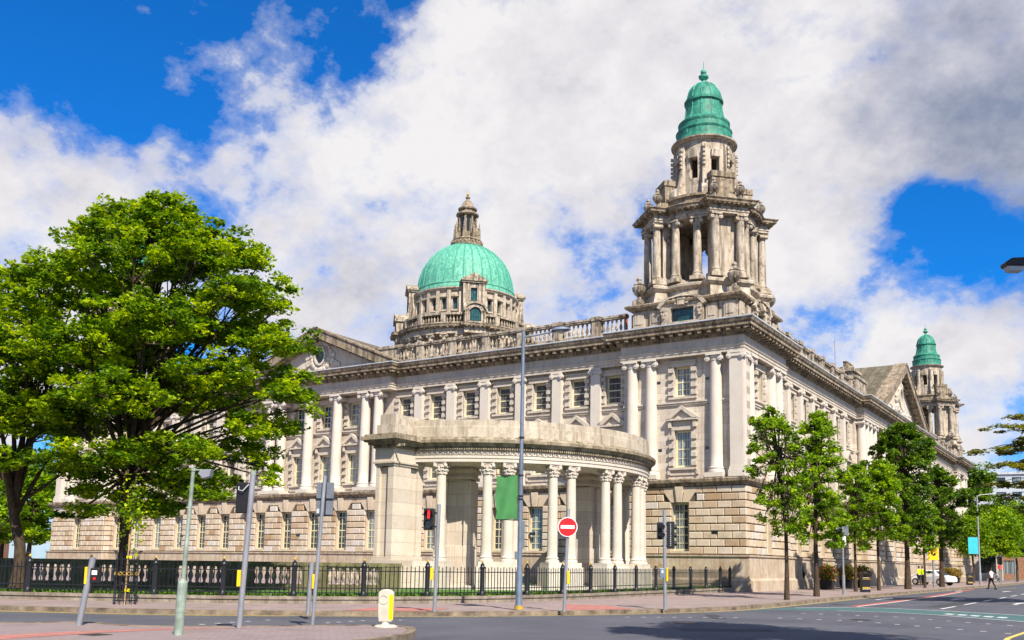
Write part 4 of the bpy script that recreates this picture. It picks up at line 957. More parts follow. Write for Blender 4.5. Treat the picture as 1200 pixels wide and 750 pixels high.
# stylobate / pedestal course broken under each pair, low walls between the inner piers
cc = []
pairs = [-73.5, -52.0, -30.6, -8.9, 13, 35, 57, 76]
for pc in pairs: cc += [pc - 3.35, pc + 3.35]
cc = cc[1:]
for pc in pairs:
    mb = MB(); a = R(pc); mb.xf = Matrix.Rotation(a - PI / 2 + PI, 4, 'Z')
    mb.box(-.98, .98, -9.15, -8.05, .2, 1.42); mb.box(-.90, .90, -9.07, -8.12, 1.42, Zc)
    mb.xf = None; mb.build('pedestal', 'stone_colonnade', COLN)
def corinth(r, z0, z1, mb):
    h = z1 - z0
    mb.lathe([(r * 1.35, z0), (r * 1.38, z0 + .05), (r * 1.35, z0 + .1), (r * 1.15, z0 + .12), (r * 1.13, z0 + .16), (r * 1.22, z0 + .19), (r * 1.2, z0 + .23), (r * 1.03, z0 + .26)] +
             [(r * (1 - .13 * (k / 8) ** 1.8), z0 + .28 + (h - .28 - .60) * k / 8) for k in range(9)] +
             [(r * .98, z1 - .60), (r * .98, z1 - .56), (r * .88, z1 - .54), (r * .92, z1 - .3), (r * 1.15, z1 - .1)], seg=24)
    for row, (zz, n, rr) in enumerate(((z1 - .50, 8, .98), (z1 - .33, 8, 1.08))):
        for k in range(n):
            a = 2 * PI * (k + .5 * row) / n; c, s = math.cos(a), math.sin(a)
            mb.obox((r * rr * c, r * rr * s), (c, s), .035, .075, zz - .06, zz + .12); mb.obox((r * (rr + .2) * c, r * (rr + .2) * s), (c, s), .045, .06, zz + .07, zz + .14)
    for k in range(4):
        a = PI / 4 + k * PI / 2; c, s = math.cos(a), math.sin(a)
        mb.lathe([(.02, z1 - .26), (.085, z1 - .22), (.1, z1 - .16), (.085, z1 - .1), (.02, z1 - .07)], r * 1.42 * c, r * 1.42 * s, 8)
    q = r * 1.25; mb.prism([(-q, -q), (-q * .2, -q * .86), (q * .2, -q * .86), (q, -q), (q * .86, -q * .2), (q * .86, q * .2), (q, q), (q * .2, q * .86), (-q * .2, q * .86), (-q, q), (-q * .86, q * .2), (-q * .86, -q * .2)], z1 - .08, z1)
c0 = MB(); corinth(.255, Zc, Zb, c0); pr = None
for a in cc:
    x, y = 8.66 * math.cos(R(a)), 8.66 * math.sin(R(a))
    if pr is None: pr = c0.build('column', 'stone_colonnade', COLN, smooth=True, loc=(x, y, 0), rotz=R(a) + PI / 2)
    else: dup(pr, COLN, (x, y, 0), R(a) + PI / 2)
# inner piers and slim pilaster columns
for a, w_ in ((-69, 1.6), (1.5, 1.3), (46, 1.7)):
    mb = MB(); h = w_ / 2
    mb.box(-h, h, -6.75, -5.35, .2, 1.64); mb.box(-h + .14, h - .14, -6.58, -5.5, 1.64, 5.7)
    for s in (-1, 1):
        xa, xb = sorted((s * (h - .02), s * (h - .36))); mb.box(xa, xb, -6.74, -5.36, 1.64, 5.62)
    mb.box(-h - .04, h + .04, -6.80, -5.3, 5.7, 5.86); mb.box(-h + .02, h - .02, -6.72, -5.38, 5.86, 6.02); mb.box(-h - .1, h + .1, -6.87, -5.24, 6.02, 6.22); mb.box(-h - .02, h + .02, -6.78, -5.3, 6.22, 6.36)
    mb.box(-h + .38, h - .38, -6.70, -6.6, 1.6, 2.4)
    mb.build('inner_pier', 'stone_colonnade_ashlar', COLN, rotz=R(a) + PI / 2)
for a in (-47, -42.5, 21, 26):
    mb = MB(); mb.box(-.3, .3, -6.5, -5.9, .2, 1.36); mb.xf = Matrix.Translation((0, -6.2, 0)); corinth(.2, 1.36, 6.34, mb); mb.xf = None
    mb.build('inner_column', 'stone_colonnade', COLN, rotz=R(a) + PI / 2, smooth=True)
mb = MB(); mb.sweep(arc(6.3, -80, -60, 8), [(-.15, .2), (.15, .2), (.15, 2.25), (.2, 2.3), (.2, 2.4), (-.15, 2.4)], closed=False); mb.build('screen_wall', 'stone_colonnade', COLN)
mb = MB(); mb.sweep(arc(8.5, -82, 82, 40), [(-3.1, .1), (.1, .1), (.1, .5), (-3.1, .5)], closed=False); mb.build('stylobate', 'stone_colonnade', COLN)
# the solid end pier
px0, px1, py0, py1 = 0.72, 1.80, -10.30, -8.1
def lip(mb, d0, z0, z1): mb.box(px0 - d0, px1 + d0, py0 - d0, py1 + d0 * .0, z0, z1)
mb = MB(); lip(mb, .22, .2, 1.4); lip(mb, .14, 1.4, 1.64); mb.box(px0 + .16, px1 - .16, py0 + .16, py1, 1.64, 6.0)
for xa, xb, ya, yb in ((px0, px0 + .22, py0, py0 + .4), (px1 - .34, px1, py0, py0 + 1.25), (px0, px0 + .3, py1 - .5, py1), (px1 - .3, px1 - .02, py1 - .4, py1 - .01)): mb.box(xa, xb, ya, yb, 1.64, 6.05)
lip(mb, .05, 1.641, 1.80)
lip(mb, .05, 6.05, 6.16); lip(mb, .12, 6.16, 6.24); lip(mb, .05, 6.24, 6.88)
mb.build('end_pier', 'stone_colonnade_ashlar', COLN)
mb = MB(); lip(mb, .12, 6.882, 7.03); lip(mb, .30, 7.03, 7.16); lip(mb, .44, 7.16, 7.24); lip(mb, .56, 7.24, 7.42); lip(mb, .42, 7.42, 7.52)
for k in range(14): mb.box(px1 + .12, px1 + .2, py0 + .15 * k, py0 + .15 * k + .08, 6.9, 7.02); mb.box(px0 + .135 * k, px0 + .135 * k + .07, py0 - .2, py0 - .12, 6.9, 7.02)
mb.build('pier_cap', 'stone_colonnade_top', COLN)
mb = MB(); lip(mb, .02, 7.522, 8.0); lip(mb, -.08, 8.0, 8.5)
mb.build('pier_blocking', 'stone_blocking', COLN)
# wreath / bracket on the wall between the columns
mb = MB(); x, y = 6.35 * math.cos(R(-67)), 6.35 * math.sin(R(-67))
# ------------------------------------------------------------------ ground, pavements, markings
def sheet(name, pts, z, mat, thick=0.0, parent=None):
    mb = MB()
    if thick: mb.prism(pts, z - thick, z)
    else: mb.add([(x, y, z) for x, y in pts], [tuple(range(len(pts)))])
    return struct(mb.build(name, mat, parent))
mb = MB(); mb.add([(-900, -900, 0), (900, -900, 0), (900, 1200, 0), (-900, 1200, 0)], [(0, 1, 2, 3)]); struct(mb.build('road', 'asphalt'))
def smooth_path(P, n=6):
    out = []
    P = [Vector(p) for p in P]
    for i in range(len(P) - 1):
        p0 = P[max(i - 1, 0)]; p1 = P[i]; p2 = P[i + 1]; p3 = P[min(i + 2, len(P) - 1)]
        for k in range(n):
            t = k / n
            out.append(tuple(.5 * ((2 * p1) + (-p0 + p2) * t + (2 * p0 - 5 * p1 + 4 * p2 - p3) * t * t + (-p0 + 3 * p1 - 3 * p2 + p3) * t ** 3)))
    out.append(tuple(P[-1])); return out
KERB = smooth_path([(-60, -62), (-30, -48.3), (-14, -41.6), (-8.4, -39.3), (-5.4, -38.1), (-3.3, -37.1), (-1.6, -35.9), (.2, -34.5), (2.0, -33.0), (3.6, -31.0), (5.0, -28.6), (6.1, -26.2), (6.9, -23.8), (7.3, -21), (7.35, -16), (7.15, -9), (6.95, 4), (6.9, 24), (6.9, 60), (6.9, 100), (6.9, 300)])
PH = .12
pave = [p for p in KERB] + [(-300, 300), (-300, -62)]
sheet('pavement', pave, PH, 'paving', .2)
def strip(path, d0, d1):
    """band on the right of the travel direction between offsets d0 and d1"""
    L_, R_ = [], []
    for i, p in enumerate(path):
        a = Vector(path[max(i - 1, 0)]); b = Vector(path[min(i + 1, len(path) - 1)]); u = (b - a).normalized(); n = Vector((u.y, -u.x)); p = Vector(p)
        L_.append(tuple(p + n * d0)); R_.append(tuple(p + n * d1))
    return L_, R_
def strip_mesh(name, path, d0, d1, z0, z1, mat):
    a, b = strip(path, d0, d1); mb = MB()
    for i in range(len(path) - 1):
        q = [a[i], a[i + 1], b[i + 1], b[i]]
        if z0 is None: mb.add([(x, y, z1) for x, y in q], [(0, 1, 2, 3)])
        else: mb.prism(q, z0, z1)
    return struct(mb.build(name, mat))
strip_mesh('kerb', KERB, -.22, .14, -.1, PH + .008, 'kerb_edge')
strip_mesh('yellow_line', KERB[6:], .34, .44, None, .004, 'paint_yellow')
strip_mesh('yellow_line', KERB[12:40], .56, .64, None, .004, 'paint_yellow')
strip_mesh('gutter', KERB, .145, .30, None, .005, 'kerb_stone')
# traffic island in the foreground
ISL = [(-6, -46.5), (-1.0, -43.0), (-.25, -41.9), (1.5, -41.9), (2.6, -41.3), (3.5, -40.3), (4.3, -39.2), (5.2, -38.3), (5.95, -38.15), (6.6, -38.7), (7.25, -39.6), (7.7, -40.7), (7.9, -42.5), (8.2, -46), (9.0, -60), (-25, -60)]
sheet('traffic_island', ISL, .115, 'paving_small', .2)
strip_mesh('island_kerb', ISL[:14][::-1], .14 * -1 + .0, .16, -.1, .123, 'kerb_stone') if False else None
def kerb_loop(path):
    a, b = strip(path, -.02, .16); mb = MB()
    for i in range(len(path) - 1): mb.prism([a[i], a[i + 1], b[i + 1], b[i]], -.1, .128)
    struct(mb.build('kerb', 'kerb_edge'))
kerb_loop(smooth_path(ISL[:15], 3))
sheet('tactile_paving', [(2.2, -46.5), (2.3, -43.9), (2.7, -42.1), (3.6, -41.2), (4.1, -40.6), (3.1, -42.3), (2.95, -43.7), (3.3, -46.8)], .1195, 'tactile')
sheet('tactile_paving', [(4.6, -28.9), (5.75, -26.3), (3.6, -24.6), (2.2, -24.9)], PH + .006, 'tactile')
sheet('tactile_paving', [(.1, -34.1), (2.0, -32.6), (1.4, -30.6), (-.6, -31.9)], PH + .006, 'tactile')
mb = MB(); mb.box(3.1, 3.55, -44.1, -43.7, .05, .121); struct(mb.build('inspection_cover', 'black_iron'))
def dashes(name, pts, l, w_, u, mat='paint_white'):
    mb = MB(); n = math.hypot(*u); ux, uy = u[0] / n, u[1] / n
    for x, y in pts:
        mb.add([(x - ux * l / 2 + uy * w_ / 2, y - uy * l / 2 - ux * w_ / 2, .006), (x + ux * l / 2 + uy * w_ / 2, y + uy * l / 2 - ux * w_ / 2, .006), (x + ux * l / 2 - uy * w_ / 2, y + uy * l / 2 + ux * w_ / 2, .006), (x - ux * l / 2 - uy * w_ / 2, y - uy * l / 2 + ux * w_ / 2, .006)], [(0, 1, 2, 3)])
    struct(mb.build(name, mat))
row1 = [(10.4 + .6 * k, -25.9 - (.0 if k < 5 else .42 * (k - 4) * .95)) for k in range(12)]
row2 = [(10.05 + .6 * k, -22.3 - (.0 if k < 6 else .42 * (k - 5))) for k in range(12)]
dashes('crossing_studs', row1, .14, .14, (1, 0)); dashes('crossing_studs', row2, .14, .14, (1, 0))
dashes('crossing_studs', [(6.75 + .37 * k, -28.95 + .30 * k) for k in range(8)], .12, .12, (1, .4))
dashes('crossing_studs', [(.6, -37.3), (.66, -38), (.74, -38.55), (.8, -39.05), (.86, -39.55), (.95, -40.2), (1.0, -40.9), (1.05, -41.35)], .13, .13, (.3, 1))
dashes('crossing_studs', [(2.5, -35.8), (2.5, -36.25), (2.5, -36.7), (2.52, -37.1), (3.0, -34.9)], .12, .12, (.3, 1))
sheet('cycle_band', [(7.6, -22.6), (8.7, -20.2), (10.4, -19.2), (12.1, -18.9), (13.9, -19.7), (17.5, -22.8), (22, -27), (22, -22), (16.6, -17.6), (13.1, -15.7), (11.2, -15.1), (9.9, -15.6), (8.4, -17.9)], .004, 'paint_green')
def line(name, pts, w_, mat, z=.0075):
    mb = MB(); a, b = strip(pts, -w_ / 2, w_ / 2)
    for i in range(len(pts) - 1): mb.add([(*a[i], z), (*a[i + 1], z), (*b[i + 1], z), (*b[i], z)], [(0, 1, 2, 3)])
    struct(mb.build(name, mat))
line('white_line', [(8.4, -17.9), (9.9, -15.6), (11.2, -15.1), (13.1, -15.7), (16.6, -17.6)], .14, 'paint_white')
line('white_line', [(10.4, -19.2), (12.1, -18.9), (13.9, -19.7), (17.5, -22.8)], .12, 'paint_white')
line('bus_lane_line', [(9.75, -14.6), (9.75, -8), (9.55, 0), (9.3, 8), (8.7, 20), (8.1, 32)], .30, 'paint_red', .0065)
line('white_line', [(9.98, -14.6), (9.98, -8), (9.78, 0), (9.53, 8), (8.93, 20)], .13, 'paint_white')
mb_ = []
for k in range(14): line('lane_dash', [(13.1, -14.2 + 6.2 * k), (13.1, -10.6 + 6.2 * k)], .13, 'paint_white')
sheet('road_patch', [(10.5, -33.5), (12.4, -32.2), (11.9, -31.4), (10.0, -32.7)], .0042, 'asphalt_patch')
sheet('road_patch', [(7.8, -25.6), (9.0, -27.8), (9.35, -27.6), (8.15, -25.4)], .0043, 'asphalt_patch')
sheet('road_patch', [(12.2, -12), (12.9, -12), (12.9, 6), (12.2, 6)], .0041, 'asphalt_patch')
for mx, my in ((9.2, -30.4), (12.6, -25.0), (8.6, -12.5)):
    mb = MB(); mb.lathe([(.33, -.01), (.33, .009)], mx, my, 24); struct(mb.build('manhole_cover', 'black_iron'))
def arrow(x, y, s=1.0):
    mb = MB(); P_ = [(-.07, -1.6), (.07, -1.6), (.07, .4), (.34, .4), (0, 1.7), (-.34, .4), (-.07, .4)]
    mb.add([(x + px_ * s, y + py_ * s, .0065) for px_, py_ in P_], [tuple(range(7))]); struct(mb.build('road_arrow', 'paint_white'))
for x, y in ((8.4, -2.5), (11.5, .6), (14.9, -4.0), (8.2, 24), (11.2, 26)): arrow(x, y, 1.15)
mb = MB()
for k in range(5):                                                     # bicycle symbol near the band
    mb.add([(14.0 + .45 * k, -18.3 - .3 * k, .0085), (14.3 + .45 * k, -18.5 - .3 * k, .0085), (14.25 + .45 * k, -19.1 - .3 * k, .0085), (13.95 + .45 * k, -18.9 - .3 * k, .0085)], [(0, 1, 2, 3)])
struct(mb.build('road_marking', 'paint_white'))
line('yellow_line', [(17.3, -33), (17.2, -30.5), (17.35, -27)], .12, 'paint_yellow')
line('yellow_line', [(8.4, 33), (9.6, 37), (10.2, 44)], .12, 'paint_yellow')
# ------------------------------------------------------------------ low wall, railings and lawn
WP = smooth_path([(-62, -56), (-30, -43.0), (-20, -38.9), (-13.7, -36.7), (-8.6, -34.6), (-5.1, -32.5), (-2.7, -30.0), (-1.0, -26.8), (-.1, -23.2), (.1, -19), (-.1, -12.5), (-.3, -6), (-.45, -1.0)], 6)
lawn = WP + [(-3, .3), (-71, .3), (-90, .3), (-90, -50)]
sheet('lawn', lawn, .33, 'lawn_green', .3)
def strip_obj(path, d0, d1, z0, z1, mb):
    a, b = strip(path, d0, d1)
    for i in range(len(path) - 1): mb.prism([a[i], a[i + 1], b[i + 1], b[i]], z0, z1)
mb = MB(); strip_obj(WP, -.36, .02, -.1, .26, mb); strip_obj(WP, -.40, .06, .26, .36, mb)
tag(mb.build('low_wall', 'kerb_stone'), 'low weathered stone wall curving along the pavement under the black railings', 'wall')
FEN = empty('iron_railing', 'black iron railings with ball-topped posts on the low curved stone wall', 'railing')
def resample(path, step):
    P_ = [Vector(p) for p in path]; out = [P_[0]]; need = step
    for a, b in zip(P_, P_[1:]):
        l = (b - a).length; pos = 0
        while l - pos >= need: pos += need; out.append(a + (b - a) * pos / l); need = step
        need -= (l - pos)
    return out
mid, _ = strip(WP, -.17, 0)
posts = resample(mid, 2.32)
posts.append(Vector(mid[-1]))
post = None
for i, p in enumerate(posts):
    if post is None:
        mb = MB(); mb.lathe([(.115, .355), (.115, .46), (.095, .50), (.085, .56), (.085, 1.34), (.105, 1.36), (.105, 1.40), (.08, 1.43), (.075, 1.50), (.03, 1.55), (.02, 1.56)], seg=10); post = mb.build('post', 'black_iron', FEN, smooth=True, loc=(p.x, p.y, 0))
        mb = MB(); mb.lathe([(.015, 1.55), (.04, 1.575), (.045, 1.60), (.03, 1.635), (.004, 1.66)], seg=8); mb.build('gilt_tip', 'gold_paint', post)
    else: dup(post, FEN, (p.x, p.y, 0))
bars = resample(mid, .145)
bi = 0
for i in range(len(posts) - 1):
    a, b = posts[i], posts[i + 1]; u = (b - a).normalized(); mb = MB(); l = (b - a).length; n = int(l / .145)
    for k in range(1, n):
        c = a + u * l * k / n; h = 1.37 if k % 2 else 1.33
        mb.prism([(c.x - .011, c.y - .011), (c.x + .011, c.y - .011), (c.x + .011, c.y + .011), (c.x - .011, c.y + .011)], .40, h); mb.add([(c.x - .016, c.y - .016, h), (c.x + .016, c.y - .016, h), (c.x + .016, c.y + .016, h), (c.x - .016, c.y + .016, h), (c.x, c.y, h + .07)], [(0, 1, 4), (1, 2, 4), (2, 3, 4), (3, 0, 4), (3, 2, 1, 0)])
    m_ = (a + b) / 2
    for z in (.46, .62, 1.20): mb.obox(m_, (u.x, u.y), l / 2, .018, z, z + .035)
    mb.build('rail_panel', 'black_iron', FEN)
# grass tufts along the railing foot
gp = []
for p in resample(mid, .03):
    for k in range(3): gp.append((p.x - random.uniform(.25, .9) * .9, p.y + random.uniform(.1, .8), .33 + random.uniform(.0, .10)))
g = leaves('grass', 'grass_blade', np.array(gp), .16, up=.1); tag(g, 'bright green grass growing behind the railings', 'grass', kind='stuff')
# balustrade of the sunken area behind the railings
GB = empty('stone_balustrade', 'long dark mossy stone balustrade behind the railings on the left', 'balustrade')
BP = [(-52, -48.0), (-21.3, -32.9), (-18.9, -31.6), (-7.6, -24.6), (-7.2, -23.0)]
mb = MB(); strip_obj(BP, -.2, .2, 1.34, 1.50, mb); strip_obj(BP, -.15, .15, 1.28, 1.34, mb); mb.build('coping', 'stone_mossy', GB)
mb = MB(); strip_obj(BP, -.16, .16, .1, .60, mb); mb.build('base_wall', 'stone_mossy', GB)
mb = MB(); rs = resample(BP, .29)
for k, p in enumerate(rs):
    a = rs[min(k + 1, len(rs) - 1)] - rs[max(k - 1, 0)]
    if k % 11 in (0, 1, 2): 
        if k % 11 == 1: pm = MB(); pm.obox(p, (a.x, a.y), .52, .2, .1, 1.32); pm.build('pier', 'stone_mossy', GB)
    else:
        if k % 11 == 3: mb = MB()
        mb.lathe([(.09, .60), (.05, .66), (.06, .72), (.11, .86), (.10, .95), (.055, 1.08), (.05, 1.14), (.08, 1.18), (.09, 1.28)], p.x, p.y, 8)
        if k % 11 == 10 or k == len(rs) - 1: mb.build('baluster_row', 'stone_parapet', GB, smooth=True)
sheet('terrace', [(-52, -47.5), (-21.5, -32.3), (-18.9, -31.0), (-8.2, -24.3), (-7.8, -22.5), (-14, -20.5), (-16, 0), (-75, 0), (-95, -40)], .345, 'paving', .1)
# ------------------------------------------------------------------ posts, lamps and signals
def pole(mb, x, y, z0, z1, r, lean=(0, 0), r2=None, seg=12): mb.tube([(x, y, z0), (x + lean[0], y + lean[1], z1)], [r, r2 or r], seg)
RT = Vector((0.852, 0.523, 0)); FW = Vector((-0.523, 0.852, 0))           # compass words: along the crossing and across it
def yaw(v): return math.atan2(v.y, v.x)
def push_box(parent, z, side=-1, dark=True):
    mb = MB(); mb.box(side * .07, side * .15, -.07, .07, z - .16, z + .18); mb.build('yellow_box', 'yellow_plastic', parent, bevel=.012)
    if dark:
        mb = MB(); mb.box(side * -.05, side * -.19, -.09, .08, z - .14, z + .17); o = mb.build('push_button_box', 'black_plastic', parent, bevel=.015)
        mb = MB(); mb.box(side * -.075, side * -.165, -.098, -.088, z + .03, z + .12); mb.build('screen', 'lead', o)
# 1 tall lamp post with the green banner
T = empty('street_lamp', 'tall grey-blue lamp post with a green banner in front of the curved colonnade', 'street lamp', (3.45, -29.85, PH), yaw(RT))
mb = MB(); mb.lathe([(.13, 0), (.13, .12), (.105, .2), (.10, 1.15), (.075, 1.3), (.07, 4.6), (.075, 4.65), (.06, 4.75), (.055, 8.8)], seg=14); mb.build('post', 'lamp_blue', T, smooth=True)
mb = MB(); mb.tube([(0, 0, 8.62), (.4, 0, 8.68), (1.0, 0, 8.82)], .03, 8); mb.build('arm', 'lamp_blue', T)
mb = MB(); mb.lathe([(.04, -.05), (.2, -.04), (.26, 0), (.2, .08), (.05, .11)], seg=14); 
mb.v = [(v[0] * 1.25 + 1.2, v[1] * .7, v[2] + 8.86 + v[0] * .08) for v in mb.v]; h = mb.build('lamp_head', 'lamp_blue', T, smooth=True)
mb = MB(); mb.lathe([(.1, -.09), (.14, -.05), (.1, -.03)], 1.2, 0, 12); mb.v = [(v[0], v[1], v[2] + 8.86) for v in mb.v]; mb.build('lens', 'lead', h)
mb = MB()
for z in (5.35, 4.15, 3.4, 3.5): mb.lathe([(.085, z), (.085, z + .05)], seg=12)
mb.build('clamp', 'black_iron', T)
mb = MB(); nx, nz = 8, 10
vs = [( -.10 - .68 * i / nx + .03 * math.sin(j * .9) * (i / nx), .05 * math.sin(i * .9 + j * .35) + dy_, 2.78 + 1.36 * j / nz + .03 * (1 - i / nx)) for dy_ in (0, .012) for j in range(nz + 1) for i in range(nx + 1)]
W_ = nx + 1; H_ = (nx + 1) * (nz + 1)
fs = [(o_ + j * W_ + i, o_ + j * W_ + i + 1, o_ + (j + 1) * W_ + i + 1, o_ + (j + 1) * W_ + i) for o_ in (0, H_) for j in range(nz) for i in range(nx)]
mb.add(vs, fs); mb.build('banner', 'banner_green', T, smooth=True)
mb = MB(); mb.tube([(0, 0, 4.16), (-.8, 0, 4.19)], .018, 6); mb.tube([(0, 0, 2.77), (-.8, 0, 2.79)], .018, 6); mb.build('banner_arm', 'black_iron', T)
mb = MB(); mb.box(-.04, .14, -.05, .1, 1.9, 2.75); mb.box(-.16, -.05, -.05, .05, 1.55, 1.8); mb.build('equipment_box', 'sign_back', T, bevel=.01)
mb = MB(); mb.lathe([(.135, .02), (.135, .14)], seg=14); mb.build('yellow_band', 'gold_paint', T)
# 2 short green post with a floodlight
T = empty('lamp_post', 'weathered green post with wide base and small floodlight, nearest post on the traffic island', 'lamp post', (4.46, -42.98, .115), yaw(RT))
mb = MB(); mb.tube([(0, 0, 0), (.01, 0, .42)], .085, 14); mb.tube([(.01, 0, .42), (.03, 0, .97)], .09, 14); mb.build('base_case', 'pole_green', T)
mb = MB(); mb.tube([(.03, 0, .97), (.032, 0, 1.04)], [.09, .045], 14); mb.tube([(.032, 0, 1.04), (.10, 0, 3.10)], [.042, .036], 12); mb.build('post', 'pole_green', T, smooth=True)
mb = MB(); mb.tube([(.10, 0, 3.1), (.26, 0, 3.1)], .014, 6); mb.lathe([(.05, 3.08), (.05, 3.14)], .10, 0, 10); mb.build('bracket', 'pole_green', T)
mb = MB(); mb.xprism([(.22, 3.02), (.26, 3.10), (.47, 3.11), (.44, 2.97), (.29, 2.93)], -.09, .09); f_ = mb.build('floodlight', 'pole_grey', T, bevel=.01)
mb = MB(); mb.xprism([(.235, 3.0), (.30, 2.945), (.315, 2.935), (.25, 3.01)], -.095, -.091); mb.build('glass', 'black_plastic', f_)
# 3 traffic signal seen from behind
T = empty('traffic_signal', 'leaning traffic signal seen from behind on the traffic island, yellow box below', 'traffic light', (3.79, -40.98, .115), yaw(RT))
mb = MB(); mb.tube([(0, 0, 0), (.13, 0, 3.26)], .058, 16); mb.build('post', 'pole_grey', T, smooth=True)
mb = MB(); mb.tube([(.127, 0, 3.2), (.13, 0, 3.29)], .062, 16); mb.build('post_cap', 'pole_green', T)
mb = MB(); mb.box(-.22, .05, .02, .16, 2.40, 3.05); s_ = mb.build('signal_head', 'black_plastic', T, bevel=.02)
mb = MB()
for z in (2.90, 2.71, 2.51): mb.tube([(-.10, .16, z), (-.10, .30, z - .02)], .09, 12)
mb.build('hood', 'black_plastic', s_)
mb = MB(); mb.tube([(-.16, .0, 2.95), (-.15, -.04, 2.88), (-.06, -.05, 2.86), (.06, -.04, 3.0)], .012, 6); mb.build('cable', 'lead', T)
mb = MB(); mb.box(-.085, -.01, -.06, .06, .86, 1.20); mb.build('yellow_box', 'yellow_plastic', T, bevel=.012)
# 4 post with sign plate seen from behind
T = empty('sign_post', 'tall thin grey post with a square sign seen from behind on the traffic island', 'sign post', (4.05, -39.15, .115), yaw(RT))
mb = MB(); mb.tube([(0, 0, 0), (.14, 0, 3.34)], .042, 12); mb.build('post', 'pole_grey', T, smooth=True)
mb = MB(); mb.box(-.05, .34, .06, .08, 2.43, 3.19); p_ = mb.build('sign_plate', 'sign_back', T)
mb = MB(); mb.box(-.05, .34, .045, .059, 2.79, 2.83); mb.box(-.05, .34, .045, .059, 2.43, 2.46); mb.box(.15, .175, .04, .058, 2.44, 3.18); mb.build('rib', 'black_iron', p_)
mb = MB(); mb.box(-.03, .03, .05, .058, 2.49, 2.59); mb.build('sticker', 'lead', p_)
# 5 push-button posts
T = empty('push_button_post', 'short leaning grey post with crossing button box, leftmost on the traffic island', 'crossing button', (.75, -42.6, .115), yaw(RT))
mb = MB(); mb.tube([(0, 0, 0), (.20, 0, 1.42)], .062, 16); mb.build('post', 'pole_grey', T, smooth=True)
mb = MB(); mb.box(.07, .12, -.07, .08, .86, 1.22); mb.build('yellow_box', 'yellow_plastic', T, bevel=.01)
mb = MB(); mb.box(.20, .38, -.09, .07, .88, 1.20); b_ = mb.build('push_button_box', 'black_plastic', T, bevel=.015)
mb = MB(); mb.box(.24, .35, -.098, -.09, 1.06, 1.15); mb.build('screen', 'sign_white', b_)
mb = MB(); mb.tube([(.30, -.10, .98), (.30, -.088, .98)], .03, 10); mb.build('button', 'sign_red', b_)
T = empty('push_button_post', 'short upright grey post with a yellow box, behind the thin sign post', 'crossing button', (.95, -36.25, PH), yaw(RT))
mb = MB(); mb.tube([(0, 0, 0), (.05, 0, 1.38)], .062, 16); mb.build('post', 'pole_grey', T, smooth=True)
mb = MB(); mb.box(.09, .17, -.09, .09, .68, 1.06); mb.build('yellow_box', 'yellow_plastic', T, bevel=.012)
# 6 pedestrian signal with red man
T = empty('pedestrian_signal', 'pedestrian signal with its red light on, before the end pier of the colonnade', 'pedestrian signal', (2.34, -32.62, PH), yaw(RT))
mb = MB(); mb.tube([(0, 0, 0), (.05, 0, 3.12)], .055, 14); mb.build('post', 'pole_grey', T, smooth=True)
mb = MB(); mb.box(-.38, -.08, -.12, .10, 2.36, 3.0); hd = mb.build('signal_head', 'black_plastic', T, bevel=.025)
mb = MB(); mb.box(-.10, .03, -.02, .02, 2.44, 2.49); mb.box(-.10, .03, -.02, .02, 2.84, 2.89); mb.build('bracket', 'black_plastic', T)
mb = MB(); mb.tube([(-.23, -.135, 2.93), (-.23, -.122, 2.93)], .025, 10); mb.box(-.265, -.195, -.134, -.122, 2.79, 2.91); mb.box(-.258, -.236, -.134, -.122, 2.70, 2.79); mb.box(-.224, -.202, -.134, -.122, 2.70, 2.79); mb.build('red_figure', 'red_lamp', hd)
def hood(mb, cx, cy, z, r, l, n=9):
    for k in range(n):
        a0, a1 = PI * (-.08) + PI * 1.16 * k / n, PI * (-.08) + PI * 1.16 * (k + 1) / n
        mb.xprism([(cx + r * math.cos(a0), z + r * math.sin(a0)), (cx + r * math.cos(a1), z + r * math.sin(a1)), (cx + (r + .012) * math.cos(a1), z + (r + .012) * math.sin(a1)), (cx + (r + .012) * math.cos(a0), z + (r + .012) * math.sin(a0))], cy - l, cy)
mb = MB(); hood(mb, -.23, -.12, 2.82, .125, .16); mb.build('hood', 'black_plastic', hd)
mb = MB(); hood(mb, -.23, -.12, 2.53, .125, .16); mb.build('hood', 'black_plastic', hd)
mb = MB(); mb.tube([(-.23, -.128, 2.53), (-.23, -.12, 2.53)], .105, 14); mb.build('lens', 'glass_dark', hd)
mb = MB(); mb.box(-.15, -.06, -.08, .07, .92, 1.27); mb.build('yellow_box', 'yellow_plastic', T, bevel=.012)
# 7 no-entry sign
T = empty('no_entry_sign', 'round red no-entry sign with white bar on a grey post before the colonnade', 'road sign', (4.99, -29.71, PH), yaw(RT))
mb = MB(); mb.tube([(0, 0, 0), (.10, 0, 3.10)], .050, 14); mb.build('post', 'pole_grey', T, smooth=True)
zc = 2.55
mb = MB(); mb.tube([(.08, -.085, zc), (.08, -.065, zc)], .30, 40); pl_ = mb.build('sign_plate', 'sign_white', T)
mb = MB(); mb.tube([(.08, -.090, zc), (.08, -.086, zc)], .275, 40); mb.build('red_disc', 'sign_red', pl_)
mb = MB(); mb.box(-.13, .29, -.0945, -.0905, zc - .05, zc + .05); mb.build('white_bar', 'sign_white', pl_)
mb = MB(); mb.box(.075, .16, -.07, .08, .83, 1.22); mb.build('yellow_box', 'yellow_plastic', T, bevel=.012)
